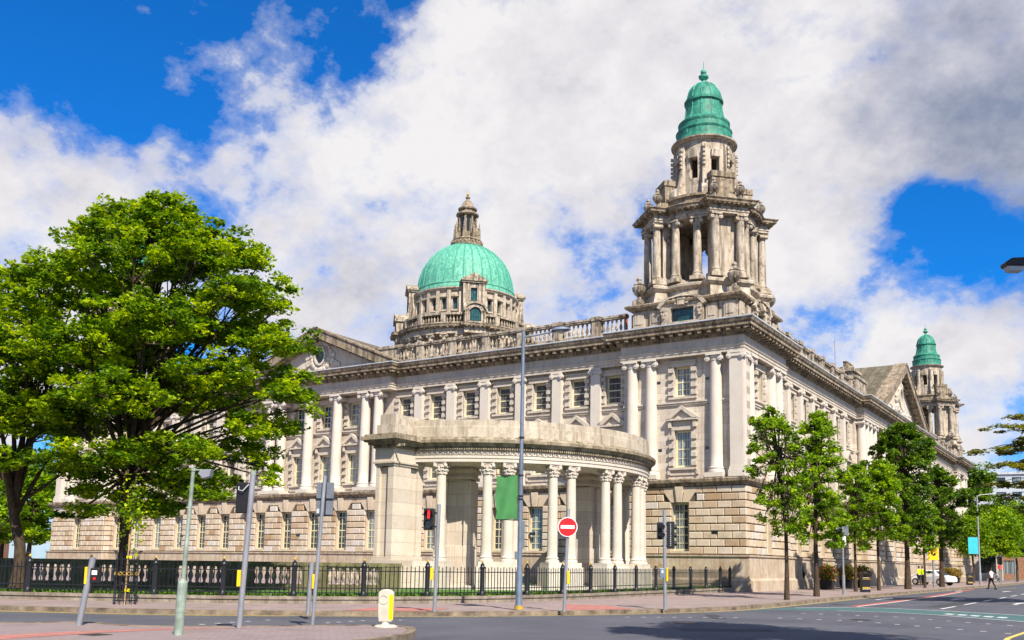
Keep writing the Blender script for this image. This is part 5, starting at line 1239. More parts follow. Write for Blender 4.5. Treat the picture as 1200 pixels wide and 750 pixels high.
# 8 pair of signals side-on
T = empty('traffic_signal', 'traffic signal with two dark heads and blue button box, before the building corner', 'traffic light', (6.58, -25.91, PH), yaw(RT))
mb = MB(); mb.tube([(0, 0, 0), (-.02, 0, 3.25)], .055, 14); mb.build('post', 'pole_grey', T, smooth=True)
mb = MB(); mb.box(-.24, -.08, -.02, .30, 2.28, 2.86); hd = mb.build('signal_head', 'black_plastic', T, bevel=.02)
mb = MB()
for z in (2.72, 2.45): mb.tube([(-.14, -.02, z), (-.09, -.16, z - .03)], .085, 12)
mb.build('hood', 'black_plastic', hd)
mb = MB(); mb.box(.06, .32, .0, .06, 1.98, 2.88); hd = mb.build('backing_board', 'black_plastic', T, bevel=.01)
mb = MB(); mb.box(.09, .28, .06, .20, 2.02, 2.84)
for z in (2.7, 2.43, 2.16): mb.tube([(.28, .1, z), (.40, .1, z)], .085, 12)
mb.build('signal_head', 'black_plastic', T, bevel=.02)
mb = MB()
for k in range(12): mb.box(.17, .20, -.012, -.001, 2.08 + .063 * k, 2.11 + .063 * k)
mb.build('louvre', 'lead', hd)
mb = MB()
for z in (2.05, 2.75): mb.box(-.1, .1, -.02, .04, z, z + .05)
mb.build('bracket', 'black_plastic', T)
mb = MB(); mb.box(-.19, -.03, -.10, .08, 1.02, 1.34); b_ = mb.build('push_button_box', 'lamp_blue', T, bevel=.015)
mb = MB(); mb.box(.03, .09, -.1, .08, .92, 1.36); mb.build('yellow_box', 'yellow_plastic', T, bevel=.01)
mb = MB(); mb.box(-.14, -.06, -.108, -.1, 1.18, 1.28); mb.build('screen', 'lead', b_)
# 9 keep-left bollard
T = empty('traffic_bollard', 'pale rounded traffic bollard with a yellow side, at the tip of the traffic island', 'bollard', (5.72, -38.62, .115), yaw(RT))
mb = MB(); mb.lathe([(.26, 0), (.26, .02), (.2, .05), (.10, .06), (.09, .13)], seg=20); mb.build('foot', 'white_plastic', T, smooth=True)
mb = MB(); n = 10
out = [(-.145, .12), (-.165, .3), (-.165, .72)] + [(-.165 * math.cos(PI * k / n), .72 + .10 * math.sin(PI * k / n)) for k in range(1, n)] + [(.165, .72), (.165, .3), (.145, .12)]
mb.xprism(out, -.10, .10); b_ = mb.build('shell', 'white_plastic', T, bevel=.02)
mb = MB(); mb.box(.075, .168, -.106, -.1005, .17, .70); mb.build('yellow_reflector', 'yellow_reflector', b_)
mb = MB(); ringprism(mb, -.045, .60, .085, .085, .015, -.112, -.1); mb.build('raised_ring', 'white_plastic', b_)
# ------------------------------------------------------------------ things along the right-hand pavement
T = empty('sign_post', 'street sign on a tall grey post seen from behind, between the first street trees', 'sign post', (5.93, -.87, PH), yaw(RT))
mb = MB(); mb.tube([(0, 0, 0), (0, 0, 1.1)], .085, 12); mb.tube([(0, 0, 1.1), (0, 0, 4.2)], .055, 12); mb.build('post', 'pole_grey', T)
mb = MB()
for xa, xb in ((-.36, -.01), (.01, .36)):
    for za, zb in ((3.28, 3.68), (3.70, 4.10)): mb.box(xa, xb, .06, .08, za, zb)
mb.build('sign_plate', 'sign_back', T)
mb = MB(); mb.box(-.02, .16, -.08, -.06, 2.65, 3.22); mb.build('white_plate', 'sign_white', T)
T = empty('sign_post', 'post with a small orange-yellow sign among the street trees', 'sign post', (5.67, 28.35, PH), yaw(RT))
mb = MB(); mb.tube([(0, 0, 0), (0, 0, 5.0)], .08, 10); mb.build('post', 'pole_grey', T)
mb = MB(); mb.box(-.42, .42, -.12, -.08, 2.25, 3.25); p_ = mb.build('sign_plate', 'yellow_plastic', T)
mb = MB(); mb.box(-.1, .16, -.13, -.121, 2.6, 2.72); mb.box(.06, .18, -.13, -.121, 2.72, 2.85); mb.box(-.22, -.1, -.13, -.121, 2.75, 2.85); mb.build('symbol', 'black_plastic', p_)
def litter_bin(loc, label):
    T = empty('litter_bin', label, 'litter bin', loc, yaw(RT), 'litter bins on the right-hand pavement')
    mb = MB(); mb.prism([(-.25, -.25), (.25, -.25), (.25, .25), (-.25, .25)], 0, .92); mb.prism([(-.28, -.28), (.28, -.28), (.28, .28), (-.28, .28)], .14, .20)
    b_ = mb.build('body', 'black_iron', T, bevel=.02)
    mb = MB(); mb.box(-.24, .24, -.256, -.251, .22, .32); mb.box(-.24, .24, -.256, -.251, .80, .84); mb.build('gold_band', 'gold_paint', b_)
    mb = MB(); mb.box(-.27, -.2, -.27, .27, .92, 1.12); mb.box(.2, .27, -.27, .27, .92, 1.12); mb.prism([(-.29, -.29), (.29, -.29), (.29, .29), (-.29, .29)], 1.12, 1.18, [(-.2, -.2), (.2, -.2), (.2, .2), (-.2, .2)]); mb.lathe([(.19, 1.16), (.16, 1.26), (.02, 1.32)], seg=12)
    mb.build('lid', 'black_iron', T)
    return T
litter_bin((5.3, 6.7, PH), 'black litter bin with gold band beside the third street tree')
litter_bin((5.2, 51.4, PH), 'black litter bin at the foot of the far lamp post with the turquoise banner')
T = empty('street_lamp', 'slim grey lamp post with a turquoise banner beyond the street trees', 'street lamp', (5.53, 56.8, PH), yaw(RT))
mb = MB(); mb.lathe([(.14, 0), (.13, 1.2), (.09, 1.3), (.075, 9.5)], seg=12); mb.build('post', 'pole_grey', T, smooth=True)
mb = MB(); mb.tube([(0, 0, 9.4), (.5, 0, 9.62), (1.4, 0, 9.66)], .035, 8); mb.build('arm', 'pole_grey', T)
mb = MB(); mb.box(1.3, 2.0, -.1, .1, 9.6, 9.74); mb.build('lamp_head', 'pole_grey', T, bevel=.03)
mb = MB(); mb.box(-1.15, -.1, -.015, .015, 3.25, 5.0); mb.build('banner', 'banner_blue', T)
mb = MB(); mb.tube([(0, 0, 5.02), (-1.2, 0, 5.02)], .02, 6); mb.tube([(0, 0, 3.23), (-1.2, 0, 3.23)], .02, 6); mb.build('banner_arm', 'black_iron', T)
# the lamp whose head reaches in at the right edge
T = empty('street_lamp', 'dark lamp head reaching in from the right edge of the view', 'street lamp', (19.95, -34.85, -.5), yaw(RT) + PI)
mb = MB(); mb.lathe([(.11, 0), (.1, 1.2), (.07, 1.3), (.06, 7.5)], seg=12); mb.build('post', 'pole_grey', T)
mb = MB(); mb.tube([(0, 0, 7.45), (.6, 0, 7.55), (1.75, 0, 7.60)], .03, 8); mb.build('arm', 'black_iron', T)
mb = MB(); mb.xprism([(1.65, 7.53), (1.62, 7.64), (1.8, 7.70), (2.2, 7.68), (2.32, 7.60), (2.3, 7.53)], -.13, .13); h_ = mb.build('lamp_head', 'black_plastic', T, bevel=.02)
mb = MB(); mb.xprism([(1.95, 7.53), (2.28, 7.53), (2.22, 7.45), (2.0, 7.45)], -.1, .1); mb.build('lens', 'lead', h_)
# planters with flowers
def planter(loc, label, s=1.0):
    T = empty('flower_planter', label, 'planter', loc, 0, 'black planters of flowers along the city hall')
    mb = MB(); mb.prism([(-.42 * s, -.42 * s), (.42 * s, -.42 * s), (.42 * s, .42 * s), (-.42 * s, .42 * s)], 0, .62, [(-.5 * s, -.5 * s), (.5 * s, -.5 * s), (.5 * s, .5 * s), (-.5 * s, .5 * s)]); mb.build('tub', 'black_plastic', T, bevel=.02)
    n = 1500; v = rng.normal(size=(n, 3)); v /= np.linalg.norm(v, axis=1)[:, None]; v *= rng.uniform(.55, 1.05, n)[:, None]
    v[:, 2] = v[:, 2] * .85 + .15; P_ = v * np.array([.74 * s, .74 * s, .72]) + np.array([0, 0, 1.02]) + rng.normal(size=(n, 3)) * .07; P_ = P_[P_[:, 2] > .45]
    leaves('flowers', 'leaf_flower', P_, .13, T, up=.2)
planter((1.4, 12.4, PH), 'black planter heaped with red and yellow flowers by the second street tree', .9)
planter((1.4, 17.8, PH), 'black planter of red flowers left of the sign with the litter bin', .95)
planter((1.4, 22.3, PH), 'black planter of yellow and red flowers just left of the nearer litter bin', .95)
planter((1.5, 58.5, PH), 'far planter of red flowers right of the white car', 1.2)
planter((1.5, 62.5, PH), 'far planter of orange flowers before the last pavilion', 1.2)
planter((1.5, 66.5, PH), 'farthest planter of orange flowers before the last pavilion', 1.2)
# ------------------------------------------------------------------ vehicles and people
def car(loc, rz, mat, label):
    T = empty('parked_car', label, 'car', loc, rz)
    pf = [(-2.05, .35), (-2.1, .62), (-2.0, .88), (-1.55, .95), (-.95, 1.38), (-.5, 1.46), (.35, 1.46), (.75, 1.36), (1.25, .98), (1.95, .86), (2.1, .65), (2.1, .38), (1.75, .28), (-1.8, .28)]
    mb = MB(); ys = [(-.86, 0.93), (-.80, 1.0), (.80, 1.0), (.86, .93)]
    vs = [(x, y * (0.84 if z > 1.1 else 1.0), .28 + (z - .28) * k) for y, k in ys for x, z in pf]; n = len(pf)
    fs = [tuple(range(n)), tuple(range(3 * n, 4 * n))[::-1]] + [(r_ * n + i, (r_ + 1) * n + i, (r_ + 1) * n + (i + 1) % n, r_ * n + (i + 1) % n) for r_ in range(3) for i in range(n)]
    mb.add(vs, fs); mb.build('body', mat, T, bevel=.05)
    for s in (-1, 1):
        mb = MB(); y = s * .875
        q = [(-1.3, .98), (-.85, 1.33), (-.1, 1.38), (-.1, .98)]; q2 = [(0, .98), (0, 1.38), (.35, 1.38), (.65, 1.30), (1.05, .98)]
        for P_ in (q, q2): mb.xprism(P_, min(s * .70, s * .80), max(s * .70, s * .80))
        mb.build('side_window', 'glass_dark', T)
    mb = MB(); mb.add([(.78, -.6, 1.36), (.78, .6, 1.36), (1.27, .7, 1.0), (1.27, -.7, 1.0)], [(0, 1, 2, 3)]); mb.build('windscreen', 'glass_dark', T)
    for x in (-1.3, 1.3):
        for s in (-1, 1):
            mb = MB(); mb.tube([(x, s * .70, .33), (x, s * .885, .33)], .33, 20); wl = mb.build('wheel', 'rubber', T)
            mb = MB(); mb.tube([(x, s * .87, .33), (x, s * .895, .33)], .2, 12); mb.build('rim', 'lead', wl)
    for s in (-1, 1):
        mb = MB(); mb.box(1.9, 2.09, s * .5, s * .78, .66, .78); mb.build('headlight', 'sign_white', T)
    return T
car((2.9, 44.0, PH), R(-24), 'car_white', 'small white car parked behind the two people in yellow jackets')
car((-76, -2, 0), R(10), 'car_red', 'red car far away at the left edge beyond the railings')
car((-82, -6, 0), R(10), 'car_white', 'white car far away at the left edge beyond the railings')
def skinmesh(name, verts, edges, radii, mat, parent, sub=1):
    me = bpy.data.meshes.new(name); me.from_pydata(verts, edges, []); o = bpy.data.objects.new(name, me); sc.collection.objects.link(o)
    md = o.modifiers.new('skin', 'SKIN'); md.use_smooth_shade = True
    for i, r_ in enumerate(radii): me.skin_vertices[0].data[i].radius = r_ if isinstance(r_, tuple) else (r_, r_)
    me.skin_vertices[0].data[0].use_root = True
    sb = o.modifiers.new('sub', 'SUBSURF'); sb.levels = sb.render_levels = sub
    me.materials.append(MT[mat]); o.parent = parent; return o
def person(loc, rz, label, top, stride=.0, carry=False):
    T = empty('person', label, 'person', loc, rz)
    st = stride
    V = [(0, 0, .95), (0, 0, 1.12), (0, .01, 1.32), (0, 0, 1.47), (0, -.01, 1.56), (0, -.02, 1.64), (0, -.02, 1.74),
         (.17, 0, 1.42), (.22, .06 * (1 + st), 1.14), (.21, -.10 * (1 + st), .90), (-.17, 0, 1.42), (-.22, -.06 * (1 + st), 1.14), (-.20, -.20 * (.5 + st), .96),
         (.09, 0, .90), (.10, -.18 * st - .01, .50), (.10, -.30 * st + .01, .08), (.10, -.30 * st - .14, .04), (-.09, 0, .90), (-.10, .10 * st, .50), (-.10, .38 * st + .01, .12 + .04 * st), (-.10, .38 * st - .12, .05)]
    E_ = [(0, 1), (1, 2), (2, 3), (3, 4), (4, 5), (5, 6), (3, 7), (7, 8), (8, 9), (3, 10), (10, 11), (11, 12), (0, 13), (13, 14), (14, 15), (15, 16), (0, 17), (17, 18), (18, 19), (19, 20)]
    Rr = [(.14, .10), (.125, .09), (.15, .10), (.09, .07), .05, .085, .075, .06, .045, .032, .06, .045, .032, .085, .06, .04, .035, .085, .06, .04, .035]
    skinmesh('body', V, E_, Rr, 'skin', T, 2)
    sh = [0, 1, 2, 3, 7, 8, 10, 11]; mp_ = {a: i for i, a in enumerate(sh)}
    skinmesh('jacket' if top == 'hi_vis' else 'shirt', [V[i] for i in sh], [(mp_[a], mp_[b]) for a, b in E_ if a in mp_ and b in mp_], [(.17, .125), (.155, .115), (.18, .125), (.10, .085), .078, .06, .078, .06], top, T, 2)
    tr = [0, 13, 14, 15, 17, 18, 19]; mp_ = {a: i for i, a in enumerate(tr)}
    skinmesh('trousers', [V[i] for i in tr], [(mp_[a], mp_[b]) for a, b in E_ if a in mp_ and b in mp_], [(.155, .115), .10, .075, .062, .10, .075, .062], 'trouser_dark', T, 2)
    for x, a in ((.10, 16), (-.10, 20)):
        v = V[a]; mb = MB(); mb.box(v[0] - .05, v[0] + .05, v[1] - .06, v[1] + .20, v[2] - .05, v[2] + .05); mb.build('shoe', 'black_plastic', T, bevel=.02)
    mb = MB(); mb.lathe([(.09, 1.66), (.098, 1.72), (.085, 1.79), (.04, 1.83), (.01, 1.835)], 0, -.005, 14); mb.build('hair', 'hair', T, smooth=True)
    mb = MB(); mb.box(-.035, -.018, -.105, -.098, 1.69, 1.70); mb.box(.018, .035, -.105, -.098, 1.69, 1.70); mb.xprism([(-.012, 1.655), (.012, 1.655), (0, 1.69)], -.125, -.09); mb.build('face_features', 'hair', T)
    return T
person((9.16, 35.2, 0), R(235), 'person in a white shirt and dark trousers walking across the road', 'shirt_white', .9)
person((2.15, 41.4, PH), R(60), 'person in a yellow high-visibility jacket standing left, in front of the white car', 'hi_vis', .15)
person((2.2, 42.9, PH), R(150), 'person in a yellow high-visibility jacket partly hidden behind the bonnet of the white car', 'hi_vis', .1)
# ------------------------------------------------------------------ trees
def bez(a, b, c, n=7): return [tuple(Vector(a) * (1 - t) ** 2 + Vector(b) * 2 * t * (1 - t) + Vector(c) * t * t) for t in [k / n for k in range(n + 1)]]
def tree(name, label, base, trunk, tr, lobes, mat, leafn, size, cat='tree', flat_=.5, cl_r=.75, group=None, fork=2.4, up=.55, per=3, spread=1.0):
    """trunk: list of points; lobes: (centre xyz relative to base, radii); clumps of leaves sit near the lobe surfaces"""
    T = empty(name, label, cat, base, 0, group)
    mb = MB(); n = len(trunk)
    mb.tube(trunk, [tr * (1.35 if i == 0 else 1.0 - .45 * i / n) for i in range(n)], 12)
    vol = [(a[1][0] * a[1][1] * a[1][2]) ** .62 for a in lobes]; tv = sum(vol); P_ = []; Tn = []
    for (c, r_), v in zip(lobes, vol):
        c = Vector(c); 
        k = random.uniform(.35, 1.0); s_ = Vector(trunk[-1]) * k + Vector(trunk[max(1, n // 2)]) * (1 - k)
        md = (s_ + c) / 2; md.z += random.uniform(-.1, .25) * (c - s_).length * .5; md.x *= .85; md.y *= .85
        br = bez(s_, md, c); rb = tr * .42 * min(1, (r_[0] / max(1.5, r_[0]) * .6 + .4))
        mb.tube(br, [rb * (1 - .8 * i / 7) + .012 for i in range(8)], 7)
        nl = int(leafn * v / tv); ncl = max(3, int(nl / 75))
        for q in range(ncl):
            d_ = rng.normal(size=3); d_ /= np.linalg.norm(d_); rad = rng.uniform(.40, 1.12) ** .6
            if d_[2] < -.25: d_[2] *= .5
            pc = np.array(c) + d_ * rad * np.array(r_)
            if q % (per * 2) == 0:
                k = random.uniform(.4, 1); i0 = br[int(3 + 4 * k)]
                m2 = (Vector(i0) + Vector(pc)) / 2 + Vector((0, 0, random.uniform(-.1, .2)))
                mb.tube([i0, tuple(m2), tuple(pc)], [.028, .018, .008], 5, False)
            m_ = nl // ncl; cr2 = cl_r * rng.uniform(.6, 1.3)
            g_ = rng.normal(size=(m_, 3)); g_ /= np.linalg.norm(g_, axis=1)[:, None]; g_ *= (rng.uniform(0, 1, m_) ** .45)[:, None] * cr2 * spread
            g_[:, 2] *= flat_; g_[:, 2] += -.12 * (g_[:, 0] ** 2 + g_[:, 1] ** 2) / cr2
            P_.append(g_ + pc); b_ = rng.uniform(.12, .68); Tn.append(np.clip(rng.normal(b_, .2, m_), 0, 1))
    mb.build('trunk', 'bark', T, smooth=True)
    leaves('crown', mat, np.concatenate(P_), size, T, up=up, tint=np.concatenate(Tn))
    return T
RTv, FWv = np.array([.852, .523, 0]), np.array([-.523, .852, 0])
def pxl(dx, z, dep, rx, rz, ry=None):
    c = RTv * dx + FWv * dep; ry = ry or rx
    return ((c[0], c[1], z), (rx, ry, rz))
# big sycamore: lateral offset, height, depth offset, radii (metres)
S = 1 / 1115.0
def lob(x, y, rx, ry, deps, tx=141, hy=656, d_=33):
    out = []
    for dd in deps: 
        k = S * (d_ + dd); out.append(pxl((x - tx) * k, 1.15 + (hy - y) * k, dd, rx * k, ry * k))
    return out
L1 = []
for a in [(165, 252, 42, 26, (0,)), (105, 262, 40, 26, (-.5, 1.2)), (232, 290, 52, 28, (-1.4, .8)), (160, 300, 70, 36, (-2.0, .5, 2.2)), (272, 335, 46, 28, (-1.0, 1.2)), (85, 322, 50, 28, (-1.5, 1.5)), (200, 370, 80, 36, (-3, 0, 3)),
          (306, 385, 40, 22, (-.6, 1.2)), (110, 400, 70, 34, (-3, -1, 2)), (330, 448, 28, 16, (-.5, .8)), (262, 425, 58, 26, (-2, 1.5)), (175, 455, 76, 32, (-3.6, 0, 3)), (302, 492, 34, 20, (-.8, .8)), (90, 480, 55, 28, (-2, 1)),
          (235, 520, 56, 22, (-2.4, 1.5)), (150, 530, 56, 24, (-3, 1.5)), (305, 538, 20, 10, (0,)), (215, 572, 34, 14, (-1.2,)), (105, 548, 34, 16, (-1.5,)), (345, 425, 14, 12, (.3,)), (290, 300, 14, 12, (0,)), (162, 232, 26, 12, (0, .8)), (150, 222, 12, 7, (.3,)), (95, 238, 24, 10, (0,)), (215, 262, 26, 12, (0,)), (60, 275, 30, 12, (.5,)), (185, 588, 26, 9, (-1.0,)), (120, 575, 30, 10, (-1.5, .5)), (240, 548, 40, 12, (-1.8,)), (318, 555, 14, 7, (-.3,)), (165, 595, 40, 10, (-2.0, 1.0)), (255, 575, 30, 9, (-1.6,)), (100, 600, 26, 9, (-1.2,)), (205, 560, 50, 12, (0, 2)), (60, 262, 12, 6, (0,)), (195, 248, 14, 7, (.2,)), (262, 292, 18, 8, (0,)), (320, 345, 14, 8, (0,)), (355, 470, 10, 7, (0,))]: L1 += lob(a[0], a[1] - (20 if a[1] < 310 else 8 if a[1] < 380 else 0), *a[2:])
tree('sycamore_tree', 'largest broad green sycamore on the left behind the railings, its crown over the city hall', (-10.96, -33.6, .33), [(0, 0, 0), (.03, .0, .8), (.02, .03, 1.7), (-.06, .0, 2.6), (-.12, -.05, 4.2), (.05, .0, 6.0)], .22, L1, 'leaf_sycamore', 122000, .16, cl_r=.42, flat_=.5)
L2 = []
for a in [(25, 305, 38, 20, (0, 1.2)), (-20, 330, 50, 30, (0,)), (40, 355, 44, 24, (-1.5, 1)), (-10, 400, 60, 34, (-2, 1.5)), (50, 425, 46, 28, (-2, 0)), (15, 470, 52, 28, (-2.5, .5)), (62, 500, 40, 24, (-1.5, .5)), (-40, 480, 60, 40, (-1, 1)), (25, 535, 46, 20, (-2,)), (75, 545, 28, 14, (0,)), (-70, 400, 60, 50, (0,)), (-80, 520, 50, 30, (0,))]: L2 += lob(*a, tx=20, hy=654, d_=34)
tree('sycamore_tree', 'second green sycamore with forked dark limbs, cut off by the left edge', (-14.0, -35.6, .33), [(0, 0, 0), (.02, .03, .9), (.0, .0, 1.6), (-.25, -.15, 2.6), (-.5, -.3, 4.0)], .22, L2, 'leaf_sycamore', 46000, .17, cl_r=.44, flat_=.5)
# young staked tree inside an iron guard on the pavement
T = empty('tree_guard', 'black iron tree guard with scrolled top round a young staked tree on the left pavement', 'tree guard', (-7.1, -36.1, PH))
for k in range(12):
    a = 2 * PI * k / 12; c, s = math.cos(a) * .33, math.sin(a) * .33
    mb = MB() if k == 0 else mb
    mb.tube([(c, s, 0), (c, s, 1.45), (c * 1.12, s * 1.12, 1.62), (c * 1.35, s * 1.35, 1.66)], .012, 5)
for z in (.12, .62, .88, 1.02, 1.4):
    mb.tube([(.33 * math.cos(2 * PI * k / 20), .33 * math.sin(2 * PI * k / 20), z) for k in range(21)], .012, 5)
mb.build('cage', 'black_iron', T)
mb = MB()
for k in range(8):
    a = 2 * PI * (k + .5) / 8; cx_, cy_ = .34 * math.cos(a), .34 * math.sin(a)
    mb.tube([(cx_ - .05 * math.sin(a) * math.cos(t), cy_ + .05 * math.cos(a) * math.cos(t), .95 + .05 * math.sin(t)) for t in [2 * PI * q / 10 for q in range(11)]], .01, 4)
mb.build('ring_ornament', 'gold_paint', T)
T = empty('young_tree', 'thin young tree tied to a wooden stake inside the iron guard', 'tree', (-7.1, -36.1, PH))
mb = MB(); mb.tube([(0, 0, 0), (.02, 0, 1.4), (.05, 0, 2.8), (.12, .02, 4.0)], [.035, .03, .022, .01], 8); mb.build('trunk', 'bark', T)
mb = MB(); mb.tube([(.1, -.06, 0), (.12, -.06, 2.2)], .03, 8); mb.build('stake', 'wood_stake', T)
q = rng.normal(size=(260, 3)) * np.array([.2, .2, .6]) + np.array([.07, 0, 2.9]); leaves('crown', 'leaf_sycamore', q, .13, T, up=.3)
mb = MB(); mb.box(.08, .16, -.1, .03, 1.42, 1.5); mb.box(.08, .16, -.1, .03, .4, .48); mb.build('yellow_tie', 'yellow_reflector', T)
# street trees in a row along the right-hand pavement
def street_tree(x, y, h, r_, z0, label, mat, n, lean=(0, 0), size=.17, tr=.11, dens=1.0):
    lobes = []; H = h - z0
    rnd = random.Random(int(x * 97 + y * 31))
    for k in range(64):
        t = (k + .5) / 64; z = z0 + H * (t ** .92) * .97 + rnd.uniform(-.3, .3); prof = math.sin(PI * min(1, (t * .84 + .16))) ** .7
        a = k * 2.4 + rnd.uniform(-.5, .5); rr = r_ * prof * rnd.uniform(.25, 1.05); q = r_ * rnd.uniform(.12, .28)
        lobes.append(((rr * math.cos(a) + lean[0] * t, rr * math.sin(a) + lean[1] * t, z), (q * 1.1, q * 1.1, q * rnd.uniform(.5, .9))))
    lobes.append(((lean[0], lean[1], h - .25), (r_ * .2, r_ * .2, .45)))
    return tree('street_tree', label, (x, y, PH), [(0, 0, 0), (.02, .01, z0 * .5), (.0, .03, z0), (lean[0] * .3, .0, z0 + H * .35), (lean[0] * .7, lean[1] * .6, z0 + H * .75)], tr, lobes, mat, n, size, group='street trees along the right-hand pavement', cl_r=.28 if r_ < 2 else .40, flat_=.7, up=.4, per=2)
street_tree(6.37, -12.43, 8.7, 1.8, 3.0, 'first thin light-green street tree, nearest the corner of the city hall', 'leaf_street', 8000, (-.5, -.3), .14, .10)
street_tree(5.79, -5.71, 9.4, 1.95, 2.6, 'second street tree, denser green, beside a flower planter', 'leaf_street', 16000, (.2, .1), .15, .13)
street_tree(4.3, 8.44, 8.2, 1.7, 2.9, 'slim light-green street tree just left of the litter bin', 'leaf_street', 8000, (.2, .2), .16, .10)
street_tree(4.76, 12.88, 8.8, 2.2, 3.2, 'light-green street tree just right of the litter bin', 'leaf_street', 14000, (.3, .3), .17, .10)
street_tree(5.25, 20.07, 12.2, 3.1, 4.1, 'tallest dark-green street tree, in front of the side pediment', 'leaf_dark', 26000, (0, 0), .2, .2)
street_tree(5.15, 27.4, 7.0, 1.8, 3.0, 'small young street tree beside the two people in yellow', 'leaf_street', 7000, (0, 0), .18, .09)
street_tree(5.42, 33.7, 10.4, 2.9, 4.0, 'dark dense street tree before the last pavilion of the city hall', 'leaf_dark', 21000, (0, 0), .2, .19)
# trees beyond the city hall
def far_tree(x, y, h, r_, label, mat, n=14000, size=.42, tr=.3, z0=4.0, grp='trees beyond the city hall'):
    lobes = []
    for k in range(14):
        a = k * 2.4; t = k / 13; z = z0 + (h - z0) * (.12 + .8 * t); prof = math.sin(PI * (.18 + .72 * t)) ** .7
        lobes.append(((r_ * .55 * prof * math.cos(a), r_ * .55 * prof * math.sin(a), z), (r_ * .42, r_ * .42, (h - z0) * .16)))
    return tree('park_tree', label, (x, y, PH), [(0, 0, 0), (.1, 0, z0 * .6), (0, .1, z0), (0, 0, h * .7)], tr, lobes, mat, n, size, group=grp, cl_r=1.1, flat_=.65, up=.4)
far_tree(-1.5, 108, 17.5, 5.0, 'tall dark tree rising just right of the last pavilion', 'leaf_dark')
far_tree(2.8, 72, 8.3, 2.6, 'small green tree behind the turquoise banner lamp post', 'leaf_street', 9000, .26, .14, 3.2)
far_tree(4.5, 84, 9.2, 3.0, 'round mid-green tree right of the walking person', 'leaf_street', 9000, .3, .15, 3.4)
far_tree(5.2, 97, 10.5, 3.6, 'green street tree third from the lamp post beyond the city hall', 'leaf_street', 9000, .33, .17, 3.6)
far_tree(5.2, 112, 12, 4.4, 'large green tree at the right edge beyond the crossing', 'leaf_dark', 9000, .38, .2, 3.8)
far_tree(5.0, 130, 14, 5.0, 'farthest wide tree closing the street on the right', 'leaf_dark', 9000, .42, .2, 4)
far_tree(-7, 122, 15, 6.0, 'dark tree behind the tall one beyond the last pavilion', 'leaf_dark', 9000, .45)
# overhanging tree whose trunk stands outside the right edge
lb = []
for dx, z, dep, rx, rz in [(-2.3, 8.2, 0, 1.2, .14), (-2.9, 7.2, .5, 1.5, .14), (-2.6, 6.3, -.5, 1.4, .13), (-2.2, 5.6, .3, 1.4, .14), (-1.9, 5.0, 0, 1.2, .15), (-1.2, 8.8, 0, 1.2, .2), (-1.0, 7.6, 0, 1.6, .2), (-1.2, 6.6, 0, 1.6, .2), (-1.0, 4.4, 0, 1.3, .3), (-.6, 5.6, 0, 1.4, .3), (1, 6.5, 0, 2.4, 2.0), (2, 8.5, 1, 2.2, 1.6), (0.2, 9.6, 0, 1.6, .5)]:
    lb.append(pxl(dx - (2.5 if dx < 0 else 1.5), z, dep, rx, rz))
tree('overhanging_tree', 'olive-green tree reaching in from the right edge in flat layered sprays', (19.2, -3.0, 0), [(0, 0, 0), (0, 0, 2.5), (-.3, 0, 5), (-.5, 0, 8)], .2, lb, 'leaf_olive', 30000, .15, cl_r=.42, flat_=.25, up=.75, per=1)
tree('street_tree', 'street tree on the near side of the road, beyond the right edge', (23.5, -40.5, 0), [(0, 0, 0), (-.1, .1, 3), (-.2, .1, 6), (-.6, .4, 9)], .18, [((-1.6 + 1.5 * math.cos(k * 2.1), .8 + 1.5 * math.sin(k * 2.1), 11.3 + .22 * k), (1.5, 1.5, .8)) for k in range(9)], 'leaf_street', 16000, .2, cl_r=.7)
# trees past the left end of the building
for x, y, h, r_, lab in ((-89, 8, 13, 6, 'bright green tree seen between the left trunks, past the end of the city hall'), (-102, 12, 15, 7, 'bright green tree at the far left edge behind the sycamore trunk'), (-96, -10, 11, 5, 'bushy green tree lowest at the far left edge'), (-84, -14, 6.5, 4.2, 'low rounded green bush tree beside the far red car'), (-110, -22, 12, 7, 'wide green tree closing the view past the far cars')):
    far_tree(x, y, h, r_, lab, 'leaf_street', 10000, .45, .3, 3.0, 'trees past the left end of the city hall')
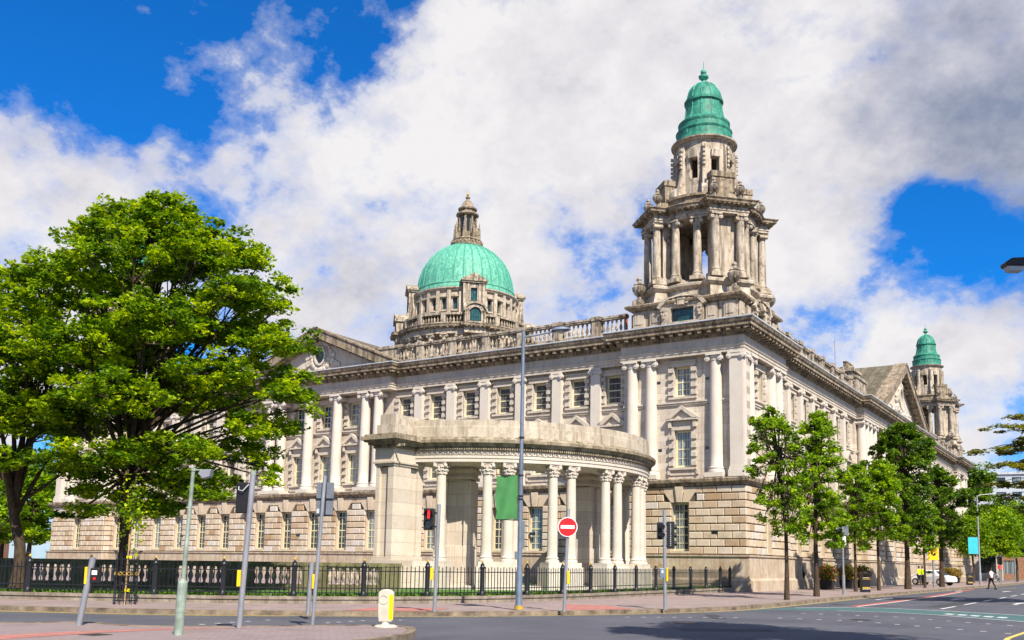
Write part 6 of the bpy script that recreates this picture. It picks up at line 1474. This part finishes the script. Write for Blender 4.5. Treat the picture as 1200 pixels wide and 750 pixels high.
# ------------------------------------------------------------------ buildings far off
def block(name, label, x, y, rz, w_, d_, h, mat, floors, bays, cat='building', trim='far_render', roof=None):
    T = empty(name, label, cat, (x, y, 0), rz)
    fh = h / floors; bw = w_ / bays
    mb = MB(); mb.wall(-w_ / 2, w_ / 2, -d_ / 2, -d_ / 2 + .4, 0, h, [(-w_ / 2 + bw * (i + .2), -w_ / 2 + bw * (i + .8), fh * (j + .25), fh * (j + .8)) for i in range(bays) for j in range(floors)])
    mb.box(-w_ / 2, w_ / 2, -d_ / 2 + .4, d_ / 2, 0, h - .1); mb.build('wall', mat, T)
    win = None
    for i in range(bays):
        for j in range(floors):
            x0 = -w_ / 2 + bw * (i + .2); z0 = fh * (j + .25)
            if win is None: mb = MB(); mb.box(0, bw * .6, -d_ / 2 + .2, -d_ / 2 + .25, 0, fh * .55); mb.box(bw * .29, bw * .31, -d_ / 2 + .12, -d_ / 2 + .2, 0, fh * .55); win = mb.build('window', 'window_glass', T, loc=(x0, 0, z0))
            else: dup(win, T, (x0, 0, z0))
    mb = MB(); mb.box(-w_ / 2 - .4, w_ / 2 + .4, -d_ / 2 - .4, d_ / 2 + .4, h, h + .6); mb.build('roof', trim, T)
    return T
block('office_building', 'pale blue-white modern office block far off above the trees at the right edge', -2, 236, R(10), 46, 16, 27.5, 'far_render', 7, 12, trim='lead')
block('brick_building', 'brown brick building closing the street below the far trees on the right', 4, 150, R(15), 40, 14, 9, 'brick_brown', 2, 10, trim='stone_parapet')
block('stone_shop', 'low stone shop front with dark openings just right of the last pavilion', -3.6, 106, R(5), 12, 6, 5.2, 'stone_smooth', 1, 3, cat='shop', trim='stone_cornice')
block('terrace_building', 'brick terrace far off past the left end of the city hall', -150, 20, R(-50), 60, 14, 12, 'brick_brown', 3, 14, trim='slate')
# posts crowding the far crossing
for i, (x, y, h, lab) in enumerate(((7.6, 64.5, 3.2, 'slim grey signal post just right of the turquoise banner lamp'), (6.2, 76, 3.3, 'far signal post with a small round red sign'), (6.4, 92, 4.5, 'far tall grey signal post right of the round red sign'), (6.6, 104, 4.8, 'farthest signal post at the right edge'))):
    T = empty('signal_post', lab, 'traffic light', (x - .9, y, PH), yaw(RT)); mb = MB(); mb.tube([(0, 0, 0), (0, 0, h)], .07, 10); mb.build('post', 'pole_grey', T)
    mb = MB(); mb.box(-.2, .2, -.12, .12, h - 1.0, h - .05); hd = mb.build('signal_head', 'black_plastic', T, bevel=.02)
    mb = MB()
    for z in (h - .25, h - .52, h - .8): mb.tube([(0, -.12, z), (0, -.26, z - .02)], .11, 10)
    mb.build('hood', 'black_plastic', hd)
    if i == 1: mb = MB(); mb.tube([(0, -.2, h - 1.35), (0, -.16, h - 1.35)], .3, 20); mb.build('sign_disc', 'sign_red', T)
